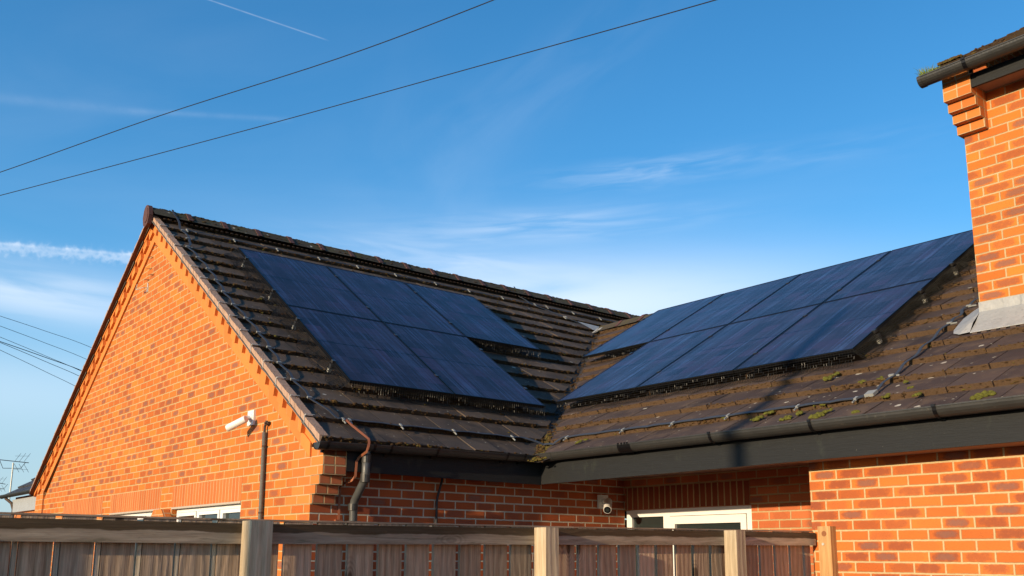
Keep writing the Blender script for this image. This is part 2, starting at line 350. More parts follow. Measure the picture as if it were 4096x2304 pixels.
fin(N, b, .62, N.bump(N.noise(o, 22, 3), .008), .15, .4); M['lead'] = m
m, N = mat('window_glass'); fin(N, (.020, .028, .028, 1), .06, N.bump(N.noise(objc(N), 3, 2), .002), spec=.7); M['glass'] = m
# solar glass: u across the panel (0..1.134), v up the slope (0..1.76)
m, N = mat('solar_glass'); uv = uvof(N); U, V, _ = N.sep(uv); t1, t2, _ = N.sep(uvof(N, 'tint'))
cu, cv = N.m('DIVIDE', U, .1855), N.m('DIVIDE', V, .0925)
fu, fv = N.m('FRACT', cu), N.m('FRACT', cv)
ln = N.m('MAXIMUM', N.ss(N.m('ABSOLUTE', N.m('SUBTRACT', fu, .5)), .487, .494), N.m('MULTIPLY', N.ss(N.m('ABSOLUTE', N.m('SUBTRACT', fv, .5)), .472, .486), .6))
cell = N.white(N.comb(N.m('FLOOR', cu), N.m('FLOOR', N.m('MULTIPLY', cv, .5)), N.m('MULTIPLY', t1, 90.)), 1); c1, c2, c3 = N.sep(cell)
b = N.mix(c1, (.0170, .0180, .0340, 1), (.0330, .0320, .0620, 1)); b = N.mix(N.ss(c2, .80, .86, 0., .6), b, (.045, .032, .075, 1))
b = N.mix(N.m('MULTIPLY', ln, .8), b, (.0015, .002, .004, 1))
midl = N.ss(N.m('ABSOLUTE', N.m('SUBTRACT', V, .88)), .007, .014, 1., 0.); b = N.mix(midl, b, (.0008, .0008, .001, 1))
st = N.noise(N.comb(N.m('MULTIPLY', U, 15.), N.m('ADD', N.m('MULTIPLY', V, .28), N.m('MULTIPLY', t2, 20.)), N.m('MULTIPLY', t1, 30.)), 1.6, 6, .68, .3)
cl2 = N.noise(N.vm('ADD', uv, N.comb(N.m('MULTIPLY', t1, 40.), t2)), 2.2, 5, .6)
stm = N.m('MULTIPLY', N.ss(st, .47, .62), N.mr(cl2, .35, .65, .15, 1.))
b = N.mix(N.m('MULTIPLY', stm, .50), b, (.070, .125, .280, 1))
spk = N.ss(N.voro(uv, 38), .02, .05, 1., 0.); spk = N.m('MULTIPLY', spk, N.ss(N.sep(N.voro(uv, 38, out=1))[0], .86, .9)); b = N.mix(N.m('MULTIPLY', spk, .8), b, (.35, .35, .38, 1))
fin(N, b, N.mr(st, .3, .7, .24, .12), N.bump(N.noise(uv, 300, 2), .0004, .3), spec=.22); N.p.inputs['IOR'].default_value = 1.24; M['solar'] = m
def wood_mat(name, c1, c2, dark, wet=False, green=.3, silver=(.30, .27, .24)):
    m, N = mat(name); uv = uvof(N); U, V, _ = N.sep(uv); t1, t2, _ = N.sep(uvof(N, 'tint'))
    wob = N.noise(N.comb(N.m('MULTIPLY', U, 2.3), N.m('MULTIPLY', V, 7.), N.m('MULTIPLY', t1, 20.)), 1., 3, .5)
    ring = N.m('FRACT', N.m('MULTIPLY', N.m('ADD', N.m('ADD', N.m('MULTIPLY', V, 3.2), N.m('MULTIPLY', wob, N.mr(t2, 0., 1., .12, .55))), t1), 7.))
    gr = N.ss(N.m('ABSOLUTE', N.m('SUBTRACT', ring, .5)), .05, .5)
    fi = N.noise(N.comb(N.m('MULTIPLY', U, 6.), N.m('MULTIPLY', V, 190.), t1), 1., 4, .6)
    b = N.mix(N.m('ADD', N.m('MULTIPLY', gr, .38), N.m('MULTIPLY', N.ss(fi, .3, .7), .62)), (*c1, 1), (*c2, 1))
    b = N.mix(N.mr(t2, 0, 1, 0., .35), b, (*silver, 1))
    # knots
    kv = N.comb(N.m('MULTIPLY', U, 3.2), N.m('MULTIPLY', V, 7.5), N.m('MULTIPLY', t1, 13.)); kd = N.voro(kv, 1.)
    kr = N.sep(N.voro(kv, 1., out=1))[0]; kn = N.m('MULTIPLY', N.ss(kd, .08, .19, 1., 0.), N.ss(kr, .56, .60)); b = N.mix(N.m('MULTIPLY', kn, .8), b, (*dark, 1))
    halo = N.m('MULTIPLY', N.ss(N.m('ABSOLUTE', N.m('SINE', N.m('MULTIPLY', kd, 42.))), .5, 1.), N.m('MULTIPLY', N.ss(kd, .15, .45, 1., 0.), N.ss(kr, .56, .60))); b = N.mix(N.m('MULTIPLY', halo, .35), b, (*dark, 1))
    b = N.mix(N.ss(N.noise(N.comb(N.m('MULTIPLY', U, 1.), N.m('MULTIPLY', V, 6.), t2), 5, 5, .7), .52, .75, 0., green), b, (.075, .07, .022, 1))
    hv = N.node('ShaderNodeHueSaturation'); N.put(hv.inputs['Value'], N.m('ADD', N.mr(N.m('FRACT', N.m('MULTIPLY', t1, 7.3)), 0., 1., .78, 1.25), N.m('MULTIPLY', N.m('SUBTRACT', N.noise(N.comb(N.m('MULTIPLY', U, 2.), N.m('MULTIPLY', V, 9.), t2), 2., 4, .6), .5), .5))); N.put(hv.inputs['Color'], b); b = hv.outputs[0]
    if wet:
        oz = N.sep(objc(N)); line = N.m('ADD', N.m('MULTIPLY', N.m('SUBTRACT', N.noise(N.comb(N.m('MULTIPLY', U, 3.0), 0., 4.), 1., 4, .55), .5), .045), .050)
        wm = N.ss(N.m('SUBTRACT', N.m('SUBTRACT', V, N.m('MULTIPLY', t1, 0.)), line), -.003, .004)
        b = N.mix(N.m('MULTIPLY', wm, .88), b, N.mix(fi, (.034, .020, .009, 1), (.085, .050, .018, 1)))
        sc2 = N.ss(N.noise(N.comb(N.m('MULTIPLY', U, 16.), N.m('MULTIPLY', V, 120.)), 1., 4, .7), .64, .70); b = N.mix(N.m('MULTIPLY', N.m('MULTIPLY', sc2, wm), .6), b, (.22, .13, .05, 1))
    h = N.m('ADD', N.m('MULTIPLY', fi, .7), N.m('MULTIPLY', gr, .5))
    fin(N, b, .85, N.bump(h, .004, .7), spec=.2); return m
M['board'] = wood_mat('weathered_fence_board', (.26, .165, .098), (.62, .44, .29), (.05, .028, .015), silver=(.48, .38, .285))
M['railw'] = wood_mat('weathered_fence_rail', (.27, .20, .13), (.52, .41, .29), (.06, .035, .018), True, .6, (.44, .36, .27))
M['post'] = wood_mat('silvered_fence_post', (.38, .29, .18), (.66, .53, .36), (.16, .11, .07), False, .15, (.5, .46, .38))
M['newpost'] = wood_mat('fresh_orange_timber', (.42, .22, .085), (.62, .38, .17), (.20, .07, .03), False, .0, (.5, .3, .14))

# ------------------------------------------------------------------ ground
g_ = MB(); g_.face([(-600, -600, 0), (600, -600, 0), (600, 600, 0), (-600, 600, 0)], [(-600, -600), (600, -600), (600, 600), (-600, 600)])
m, N = mat('grass_and_earth'); o = objc(N)
b = N.mix(N.noise(o, .4, 6, .6), (.025, .035, .012, 1), (.05, .055, .022, 1)); b = N.mix(N.ss(N.noise(o, 2.5, 5), .55, .7), b, (.10, .08, .05, 1)); fin(N, b, .95, N.bump(N.noise(o, 30, 5), .03), spec=.1)
tag(g_.build('ground', m), kind='structure')
p_ = MB(); p_.box(-10, 14, -5.5, 0.0, -.1, .004); p_.box(0.0, 14, 0.0, 3.56, -.1, .004)
tag(p_.build('paved_yard', simple('grey_paving', (.055, .048, .042), .85, 0, 4, .3, .004)), kind='structure')

# ------------------------------------------------------------------ roof geometry
XR = -4.35; EX = .30; EZ = 2.536; KA = .6745; EY = 2.16; BZ = 2.55; KB = .5774
ca, sa = math.cos(math.atan(KA)), math.sin(math.atan(KA)); cb, sb = math.cos(math.atan(KB)), math.sin(math.atan(KB))
YRB = 6.50
zrA = lambda X: EZ + (EX - X) * KA
zrAl = lambda X: zrA(2 * XR - X)
zrB = lambda Y: BZ + (Y - EY) * KB
def FA(s, y, h=0): return Vector((EX - s * ca + h * sa, y, EZ + s * sa + h * ca))
def FB(x, s, h=0): return Vector((x, EY + s * cb - h * sb, BZ + s * sb + h * cb))
def FAL(s, y, h=0): p = FA(s, y, h); return Vector((2 * XR - p.x, p.y, p.z))
SA = (EX - XR) / ca; SB = (YRB - EY) / cb
G = .345; TW = .30; TT = .042
def tiles(mb, F, along, s_axis_first, smax, a0, a1, seed=0, tw=TW, h0=0.):
    rnd = random.Random(seed); nc = int(math.ceil(smax / G)) + 0
    for c in range(nc):
        s0 = c * G; s1 = min(s0 + G + .05, smax + .01); off = tw * .5 * (c % 2)
        a = a0 - off
        while a < a1:
            b0, b1 = max(a, a0), min(a + tw - .009, a1)
            if b1 - b0 > .02:
                dj = rnd.uniform(-.005, .005); hj = rnd.uniform(-.003, .004); sk = rnd.uniform(-.003, .003)
                P = lambda s, q, h: F(s, q, h) if s_axis_first else F(q, s, h)
                hl = h0 + hj; hu = h0 - TT + hj * .5 - (.004 if s1 > s0 + G else 0)
                hu2 = hl + (hu - hl) * ((s1 - s0) / (G + .05))
                A = [P(s0 + dj, b0, hl + sk), P(s0 + dj, b1, hl - sk), P(s1, b1, hu2), P(s1, b0, hu2)]
                B = [P(s0 + dj, b0, hl - TT - .012), P(s0 + dj, b1, hl - TT - .012), P(s1, b1, hu2 - TT), P(s1, b0, hu2 - TT)]
                mb.ct = (rnd.random(), rnd.random())
                mb.face(A); mb.face([A[0], B[0], B[1], A[1]], tint=(rnd.random(), 2.0)); mb.face([A[1], B[1], B[2], A[2]]); mb.face([A[0], A[3], B[3], B[0]])
            a += tw
vm = Vector((KA, KB, 0)).normalized(); VC = Vector((.315, 2.146, 0)); VG = .05
def moss_run(mb, F, sfirst, smax, a0, a1, step, seed, ok, size=(.007, .018), green=.12, h0=0.):
    rnd = random.Random(seed); P = (lambda s, q, h: F(s, q, h)) if sfirst else (lambda s, q, h: F(q, s, h))
    c0 = P(0, 1, 0); ex = (P(0, 2, 0) - c0); es = (P(1, 1, 0) - c0); en = (P(0, 1, 1) - c0)
    for c in range(int(smax / G) + 1):
        a = a0
        while a < a1:
            a += rnd.uniform(.3, 1.7) * step
            cl = .5 + .5 * math.sin(a * 3.1 + c * 1.9) * math.sin(a * 1.13 + c * 5.1)
            if rnd.random() > .35 + .75 * cl: continue
            sz = rnd.uniform(*size) * (1 + .8 * cl * rnd.random())
            s = c * G + rnd.uniform(-.006, .010) ; h = h0 + rnd.choice((-.040, -.030, -.018, -.006, .0)) + rnd.uniform(-.006, .004)
            p = P(s, a, h)
            if not ok(p): continue
            t = rnd.random() ** 1.5 * .75 + (rnd.random() < green) * .35
            mb.ct = (min(.99, t), rnd.random())
            mb.blob(p, sz * rnd.uniform(.9, 1.9), sz * .9, sz * rnd.uniform(.5, .9), (ex, es, en))
okA = lambda p: (p - VC).dot(vm) < -.03 or p.y > YRB
okB = lambda p: (p - VC).dot(vm) > .03

# ================================================================== BUNGALOW
H = empty('brick_bungalow', 'orange brick L-shaped bungalow with dentilled gable and brown tiled roofs carrying solar panels', 'house')
# --- gable wall (face Y = 0)
XL = -8.54; HEAD = 2.10
wins = [(-7.40, -5.60), (-5.27, -3.50), (-3.14, -1.36)]
wl = MB()
wl.prism([(XL, HEAD), (0, HEAD), (0, 2.42), (XR, zrA(XR) - .15), (XL, 2.42)], 1, 0, .28)
edges = [XL] + [e for w_ in wins for e in w_] + [0]
for i in range(0, len(edges), 2): wl.box(edges[i], edges[i + 1], 0, .28, .95, HEAD)
wl.box(XL, 0, 0, .28, 0, .95)
wl.build('gable_wall', M['brick_gable'], H)
so_ = MB()
for a, b in wins: so_.box(a, b, -.003, .05, HEAD, HEAD + .225)
so_.build('soldier_course', M['soldier'], H)
# plain projecting quoin strip, left; toothed plain bricks at right corner
q_ = MB(); q_.box(-8.94, -8.535, -.026, .25, 0, 2.62); q_.build('quoin', M['plain'], H)
cq = MB()
for i in range(9):
    z0 = 2.625 - .075 * (i + 1)
    if z0 < 2.02: break
    wd = [.12, .24, .30, .36, .33, .40, .33, .44][min(i, 7)]
    cq.box(-wd, 0, -.004, .02, z0, z0 + .075)
cq.box(-.02, .20, -.0052, .0, 2.25, 2.478); cq.box(-.02, .145, -.0052, .0, 2.175, 2.247); cq.box(-.02, .09, -.0052, 0, 2.10, 2.172); cq.box(-.02, .04, -.0052, 0, 2.025, 2.097)
cq.build('corner_bricks', M['plain'], H)
# wedge bricks between kneeler and rake
kb = MB(); kb.prism([(-.34, 2.625), (.20, 2.475), (.20, 2.475), (.05, 2.61), (-.14, 2.70)], 1, -.006, .20); kb.box(-.3, .20, -.0045, .2, 2.40, 2.475); kb.build('kneeler_top', M['plain'], H)
# --- kneeler at right corner
kn = MB()
for z0, z1, x in ((2.25, 2.475, .20), (2.175, 2.25, .145), (2.10, 2.175, .09), (2.025, 2.10, .04)):
    kn.box(-.02, x, .0, .205, z0, z1 - .003)
kn.build('kneeler', M['plain_side_shade'], H)
# --- rake band, dentils, top course (both slopes)
def rake(F2, nm_suffix):
    bd = MB(); de = MB()
    sgn = F2
    zf_ = zrA if sgn > 0 else zrAl
    xe = .02 if sgn > 0 else 2 * XR - .25
    def par(mb, x0, x1, o0, o1, y0, y1):
        ap = lambda x, o: (x, zf_(x) + o)
        mb.prism([ap(x0, o0), ap(x1, o0), ap(x1, o1), ap(x0, o1)], 1, y0, y1)
    L = (xe - XR) * 1.0
    bd.ct = (.3, .3)
    par(bd, XR, xe - .02 * sgn, -.218, -.340, -.022, .03)          # flat band
    par(bd, XR, xe + (.04 if sgn > 0 else 0), -.085, -.222, -.010, .03)           # wall behind dentils
    par(bd, XR, xe + (.07 if sgn > 0 else 0), -.070, -.118, -.058, .03)           # top strip
    n = int(abs(L) / .1865)
    for i in range(n + 1):
        x0 = XR + sgn * (i * .1865 + .03); x1 = x0 + sgn * .112
        if abs(x1 - XR) > abs(L): break
        de.tint(); 
        # brick laid square to the rake: end faces perpendicular to slope
        d = sgn * .09 * KA * .35
        pts = [(x0, zf_(x0) - .119), (x1, zf_(x1) - .119), (x1 - d, zf_(x1 - d) - .219), (x0 - d, zf_(x0 - d) - .219)]
        de.prism(pts, 1, -.052, .0)
    bd.build('rake_band', M['plain_dent'], H); de.build('dentil_course', M['plain_dent'], H)
rake(1, ''); rake(-1, '')
# --- side wall A, recess wall, front wall B
sw = MB(); sw.box(-.28, 0, .281, 3.567, 0, 2.55); sw.build('side_wall', M['brick_side_shade'], H)
sw2 = MB(); sw2.box(-.02, .0012, .0015, .2808, 0, 2.60); sw2.build('side_wall_end', M['brick_side_shade'], H)
rw = MB(); rw.box(1.60, 4.0, 3.567, 3.82, 0, 2.42); rw.box(-.2, 1.60, 3.567, 3.82, 2.09, 2.42); rw.build('recess_wall', M['brick_recess'], H)
rs = MB(); rs.box(.02, 1.592, 3.563, 3.6, 2.095, 2.32); rs.build('soldier_course', M['soldier_rec_shade'], H)
fw_ = MB(); fw_.box(2.915, 12, 2.55, 2.80, 0, 2.36); fw_.box(2.915, 3.1, 2.80, 3.56, 0, 2.36); fw_.build('front_wall', M['brick_front'], H)
# far walls so that the roof sits on something
bk = MB(); bk.box(-8.54, -8.26, .28, 13, 0, 2.42); bk.box(-8.26, -.28, 12.72, 13, 0, 5.3); bk.box(11.7, 12, 2.8, 10.7, 0, 3); bk.box(-.28, 12, 10.45, 10.7, 0, 2.42); bk.build('rear_wall', M['brick_side_shade'], H)
# --- soffit, fascias
sf = MB(); sf.box(.22, 2.914, 2.296, 2.47, 2.312, 2.326); sf.box(2.914, 12, 2.296, 2.549, 2.312, 2.326); sf.build('soffit', M['soffit'], H)
sf = MB(); sf.box(.002, 2.914, 2.45, 2.47, 2.326, 2.42); sf.box(.002, 2.914, 2.47, 3.566, 2.408, 2.42); sf.build('porch_ceiling', M['soffit'], H)
fb = MB(); fb.obox((.20, 2.27, 2.282), (12, 0, .075), (0, .025, 0), (0, 0, .225)); fb.build('fascia', M['fascia'], H)
fa = MB(); fa.obox((.175, .206, 2.285), (0, 2.062, -.008), (.025, 0, 0), (0, 0, .215)); fa.build('fascia', M['fascia'], H)
eav = MB(); eav.box(-.3, .17, .21, 2.27, 2.40, 2.43); eav.box(-.0, 12, 2.3, 2.6, 2.40, 2.43); eav.build('eaves_board', M['dark'], H)
# --- roof decks (dark underlay under the tiles, clipped at the valley)
dk = MB(); dk.face([FA(0.02, -.02, -.075), FA(0.02, 13, -.075), FA(SA, 13, -.075), FA(SA, -.02, -.075)]); dk.face([FAL(0.02, -.02, -.075), FAL(SA, -.02, -.075), FAL(SA, 13, -.075), FAL(0.02, 13, -.075)])
dk.build('roof_underlay', M['dark'], H)
dk = MB(); dk.face([FB(-6, 0.02, -.075), FB(12, 0.02, -.075), FB(12, SB, -.075), FB(-6, SB, -.075)]); dk.build('roof_underlay', M['dark'], H, clip=[(VC + vm * .0, -vm)])
# --- roof A
ra = MB(); tiles(ra, FA, 1, True, SA - .03, -.075, YRB + .05, 3); o = ra.build('left_roof', M['tile'], H, clip=[(VC - vm * VG, vm)])
ra2 = MB(); tiles(ra2, FA, 1, True, SA - .03, YRB + .05, 12.9, 5); ra2.build('left_roof_beyond', M['tile'], H)
ra3 = MB(); tiles(ra3, FAL, 1, True, SA - .03, -.075, 12.9, 6); ra3.build('left_roof_rear_slope', M['tile'], H)
rb = MB(); tiles(rb, FB, 0, False, SB - .03, -6, 12, 9); rb.build('right_roof', M['tile_b'], H, clip=[(VC + vm * VG, -vm)])
def FBL(x, s, h=0): p = FB(x, s, h); return Vector((p.x, 2 * YRB - p.y, p.z))
rb2 = MB(); tiles(rb2, FBL, 0, False, SB - .03, -3.4, 12, 10); rb2.build('right_roof_rear_slope', M['tile_b'], H)
# --- moss on the tails
ms = MB(); moss_run(ms, FA, True, SA, -.05, 9.5, .0075, 11, okA, (.006, .0135), .10)
tag(ms.build('left_roof_moss', M['moss'], H), kind='stuff')
ms = MB(); moss_run(ms, FB, False, SB, -3.5, 6.2, .008, 12, okB, (.0035, .0085), .22)
tag(ms.build('right_roof_moss', M['moss'], H), kind='stuff')
# scattered lichen / moss pads on tile faces
ms = MB()
for _ in range(520):
    s = random.uniform(.3, SA - .1); y = random.uniform(0, 8.5); p = FA(s, y, -.012)
    if not okA(p) or (s < 4.6 and random.random() < .5): continue
    ms.ct = (random.uniform(.55, .99), 0); z_ = random.uniform(.006, .016); ms.blob(p, z_ * 1.6, z_, z_ * .5, (Vector((0, 1, 0)), Vector((-ca, 0, sa)), Vector((sa, 0, ca))))
tag(ms.build('moss_pads', M['moss'], H), kind='stuff')
ms = MB()
for (x, y, z), sz in zip([(2.626, 2.354, 2.662), (2.66, 2.45, 2.694), (2.927, 2.299, 2.63), (2.99, 2.36, 2.66), (3.206, 2.271, 2.614), (3.23, 2.33, 2.65), (2.846, 2.969, 3.017), (2.88, 3.03, 3.05), (3.506, 2.256, 2.605), (3.627, 2.461, 2.724), (3.867, 2.419, 2.699), (3.383, 2.781, 2.909), (4.348, 2.26, 2.608), (3.754, 2.547, 2.773), (3.25, 2.785, 2.911), (4.406, 2.284, 2.621), (3.662, 2.663, 2.84), (.643, 2.34, 2.654), (.70, 2.37, 2.67), (2.2, 2.47, 2.73), (2.35, 2.48, 2.735), (2.45, 2.47, 2.73), (3.05, 2.47, 2.73), (3.13, 2.465, 2.73)],
                         [.042, .03, .034, .03, .045, .03, .036, .026, .026, .026, .026, .028, .04, .018, .024, .03, .018, .026, .02, .022, .018, .024, .02, .022]):
    c = FB(x, (y - EY) / cb, -.006)
    for _ in range(16):
        ms.ct = (random.random(), 0); rr = sz * random.uniform(.25, .6); ms.blob(c + Vector((random.gauss(0, sz * .55), 0, 0)) + (FB(0, 1) - FB(0, 0)) * random.gauss(0, sz * .45), rr, rr, rr * .8, (Vector((1, 0, 0)), FB(0, 1) - FB(0, 0), Vector((0, -sb, cb))), 1)
tag(ms.build('moss_cushions', M['cushion'], H), kind='stuff')
# --- valley trough
vt = MB()
zv0, vl = 2.50, Vector((-KB, KA, KA * KB)).normalized()
p0 = Vector((.315 - .16 * -.0, 2.146, 2.50)) - vl * .1; p1 = p0 + vl * 6.55
for i in range(40):
    a = p0 + (p1 - p0) * (i / 40); b = p0 + (p1 - p0) * ((i + 1) / 40); wdt = vm * .13
    j = Vector((0, 0, random.uniform(-.004, .004)))
    vt.face([a - wdt + Vector((0, 0, .055)), a, b + j, b - wdt + Vector((0, 0, .055))]); vt.face([a, a + wdt + Vector((0, 0, .045)), b + wdt + Vector((0, 0, .045)), b + j])
vt.build('valley_trough', M['lead'] if False else simple('dirty_valley_lining', (.035, .028, .024), .85, 0, 18, .7, .006), H)
vd_ = MB()
for i in range(430):
    t = random.uniform(-.03, 6.3); a = p0 + vl * (t + .1) + vm * random.uniform(-.07, .07) + Vector((0, 0, .012))
    low = t < .75
    if not low and random.random() < .35: continue
    vd_.ct = ((random.uniform(.55, 1) if low and random.random() < .6 else random.uniform(0, .45)), 0); z_ = random.uniform(.010, .024) * (1.25 if low else 1)
    vd_.blob(a + Vector((0, 0, .008 if low else 0)), z_, z_, z_ * .7)
for i in range(260):
    t = random.uniform(-.12, .62); a = p0 + vl * (t + .1) + vm * random.gauss(0, .035) + Vector((0, 0, random.uniform(.01, .035)))
    vd_.ct = (random.choice((random.uniform(.2, .5), random.uniform(.7, 1), random.uniform(.85, 1))), 0); z_ = random.uniform(.010, .022); vd_.blob(a, z_, z_, z_ * .7)
tag(vd_.build('valley_moss', M['moss'], H), kind='stuff')
# --- ridge tiles
def ridge(prefix, p0, ax, n, pitch, rad, drop, first, union_every=1, endcap=True, kk=KA):
    A = MB(); U = MB(); ax = Vector(ax); side = Vector((0, 0, 1)).cross(ax).normalized()
    def prof(c, r, jj=0):
        pts = []
        for t in range(-4, 5):
            an = t / 4 * R(62); pts.append(c + side * r * math.sin(an) + Vector((0, 0, r * math.cos(an) - r)))
        e = R(62); dn = Vector((0, 0, -drop)) + side * (drop / kk) * .72
        pts.append(pts[-1] + dn); dn2 = Vector((0, 0, -drop)) - side * (drop / kk) * .72; pts.insert(0, pts[0] + dn2); return pts
    q = Vector(p0)
    for i in range(n):
        A = MB(); U = MB(); A.tint(); U.tint(); j = Vector((0, 0, random.uniform(-.006, .006))); tj = Vector((0, 0, random.uniform(-.004, .004)))
        a = prof(q + j, rad); b = prof(q + ax * (pitch - .012) + j + tj, rad)
        for k in range(len(a) - 1): A.face([a[k], b[k], b[k + 1], a[k + 1]])
        q2 = q + ax * (pitch - .035)
        a = prof(q2 + Vector((0, 0, .013)), rad + .006); b = prof(q2 + ax * .06 + Vector((0, 0, .013)), rad + .006)
        for k in range(len(a) - 1): U.face([a[k], b[k], b[k + 1], a[k + 1]])
        U.face(a); U.face(b[::-1])
        t_ = A.build('ridge_tile', M['ridge'], H); U.build('ridge_union', M['terracotta'], t_)
        q = q + ax * pitch
RZ = zrA(XR) + .085
ridge('left_', (XR, -.10, RZ), (0, 1, 0), 28, .452, .10, .075, None)
ms = MB()
for _ in range(900):
    y = random.uniform(0, 11); an = random.uniform(-.2, 1.1); ms.ct = (random.choice((random.uniform(0, .4), random.uniform(.4, 1.))), 0); z_ = random.uniform(.005, .013)
    ms.blob((XR + .10 * math.sin(an) + (.05 if an > .9 else 0), y, RZ + .10 * math.cos(an) - .10 - (.04 if an > .9 else 0)), z_, z_ * 1.8, z_ * .6)
tag(ms.build('ridge_moss', M['moss'], H), kind='stuff')
RBZ = zrB(YRB) + .045
ridge('right_', (-3.32, YRB, RBZ), (1, 0, 0), 28, .46, .10, .07, None, kk=KB)
# dentilled dry-ridge strip below ridge
dr = MB()
for i in range(190):
    y = .02 + i * .065
    dr.obox(FA(SA - .175, y, .012), (0, .030, 0), FA(.02, 0) - FA(0, 0), FA(0, 0, .012) - FA(0, 0, 0))
for i in range(190):
    x = -3.25 + i * .065
    dr.obox(FB(x, SB - .165, .010), (.030, 0, 0), FB(0, .02) - FB(0, 0), FB(0, 0, .014) - FB(0, 0, 0))
dr.build('ridge_spacers', M['rust'], H)
# end cap
ec = MB(); cpts = []
for t in range(-5, 6):
    an = t / 5 * R(66); cpts.append((XR + .096 * math.sin(an), RZ + .012 + .096 * math.cos(an) - .096))
cpts = [(XR - .075, RZ - .235), (XR - .112, RZ - .130)] + cpts + [(XR + .112, RZ - .130), (XR + .075, RZ - .235), (XR, RZ - .262)]
ec.prism(cpts, 1, -.150, -.10); ec.prism([(XR + (x - XR) * .72, RZ - .10 + (z - RZ + .10) * .70) for x, z in cpts], 1, -.156, -.150)
ec.build('ridge_end_cap', M['terracotta'], H)
# --- verge: cement face, undercloak, slate strip
for sg in (1, -1):
    zf_ = zrA if sg > 0 else zrAl; vg = MB(); uc = MB(); sl_ = MB()
    xe = EX - .02 if sg > 0 else 2 * XR - EX + .02; n = 120
    for i in range(n):
        x0 = XR + (xe - XR) * i / n; x1 = XR + (xe - XR) * (i + 1) / n
        s_ = (abs(xe - x0)) / ca; fr = (s_ % G) / G; top = -.008 + (.010 * (1 - fr)) + random.uniform(-.004, .004); s2 = (abs(xe - x1)) / ca; fr2 = (s2 % G) / G; top2 = -.008 + (.010 * (1 - fr2))
        if fr2 > fr: top2 = top
        yo = (-.088 if sg > 0 else -.112) + random.uniform(-.003, .003)
        vg.prism([(x0, zf_(x0) - .056), (x1, zf_(x1) - .056), (x1, zf_(x1) + top2), (x0, zf_(x0) + top)], 1, yo, -.01)
    uc.prism([(XR, zf_(XR) - .058), (xe, zf_(xe) - .058), (xe, zf_(xe) - .068), (XR, zf_(XR) - .068)], 1, -.100 if sg > 0 else -.122, .02)
    o1 = vg.build('verge_cement', M['cement'], H); o2 = uc.build('undercloak', M['undercloak'] if sg < 0 else M['slate'], H)
# verge clips
for i in range(1, 16):
    vc = MB(); s = i * G
    p = FA(s, -.092, -.004); vc.tube([p + Vector((0, 0, -.062)), p + Vector((0, 0, 0.004)), FA(s + .005, -.085, .012), FA(s + .005, -.005, .014)], .0032, 5)
    vc.build('verge_clip', M['galv'], H)

# --- gutters
def gutter(name, p0, p1, out, r=.057, lip=.008, endcaps=(0, 0), mt='gutter', parent=None, flip=False):
    p0, p1, out = Vector(p0), Vector(p1), Vector(out).normalized(); mb = MB(); n = 10
    def ring(p, rr):
        return [p + out * (-rr * math.cos(math.pi * k / n)) + Vector((0, 0, -rr * 1.0 * math.sin(math.pi * k / n))) for k in range(n + 1)]
    d = (p1 - p0).normalized()
    def shell(a, b, rr, th=.003):
        A, B, A2, B2 = ring(a, rr), ring(b, rr), ring(a, rr - th), ring(b, rr - th)
        for k in range(n): mb.face([A[k], A[k + 1], B[k + 1], B[k]]); mb.face([A2[k + 1], A2[k], B2[k], B2[k + 1]])
        for k in (0, n): mb.face([A[k], B[k], B2[k], A2[k]])
        for k in range(n): mb.face([A[k], A2[k], A2[k + 1], A[k + 1]]); mb.face([B[k], B[k + 1], B2[k + 1], B2[k]])
    shell(p0, p1, r)
    mb.obox(p0 + out * (r - .002) + Vector((0, 0, -.004)), p1 - p0, out * .007, Vector((0, 0, .009)))
    if endcaps[0]: mb.face(ring(p0, r + .002)); shell(p0 - d * .004, p0 + d * .03, r + .004, .003)
    if endcaps[1]: mb.face(ring(p1, r + .002)[::-1]); shell(p1 - d * .03, p1 + d * .004, r + .004, .003)
    o = mb.build(name, M[mt], parent or H)
    return shell, ring
def bracket(p, d, out, name='gutter_bracket', wd=.022, r=.0605, parent=None, extra=0):
    mb = MB(); p, d, out = Vector(p), Vector(d).normalized(), Vector(out).normalized(); n = 8
    offs = [0] if not extra else [-.055, -.015, .02, .05]
    for q in offs:
        c = p + d * q; ww = wd if not extra else .012
        A = [c - d * ww / 2 + out * (-r * math.cos(math.pi * k / n)) + Vector((0, 0, -r * math.sin(math.pi * k / n))) for k in range(n + 1)]
        for k in range(n): mb.face([A[k], A[k + 1], A[k + 1] + d * ww, A[k] + d * ww])
        mb.obox(c - d * ww / 2 + out * (r - .004) + Vector((0, 0, -.004)), d * ww, out * .012, Vector((0, 0, .016)))
    if extra:
        A = [p - d * .075 + out * (-(r - .001) * math.cos(math.pi * k / n)) + Vector((0, 0, -(r - .001) * math.sin(math.pi * k / n))) for k in range(n + 1)]
        for k in range(n): mb.face([A[k], A[k + 1], A[k + 1] + d * .15, A[k] + d * .15])
    mb.obox(p - d * .012 - out * (r + .0) + Vector((0, 0, -.075)), d * .024, out * .02, Vector((0, 0, .075)))
    mb.build(name, M['frame'], parent or H)
GY, GZ = 2.204, 2.546
gutter('gutter', (.33, GY, GZ), (12, GY, GZ + .03), (0, -1, 0), r=.066)
for x in (1.41, 2.33, 3.22, 4.12, 5.02, 5.9, 6.8): bracket((x, GY, GZ + .0026 * x), (1, 0, 0), (0, -1, 0), r=.071, wd=.026, extra=(x == 1.41))
GXA = .258
gutter('gutter', (GXA, -.095, 2.492), (GXA, 2.12, 2.53), (1, 0, 0), endcaps=(1, 0))
for y in (-.02, .40, .56, 1.02, 1.78, 1.98): bracket((GXA, y, 2.4935 + .017 * y), (0, 1, 0), (1, 0, 0))
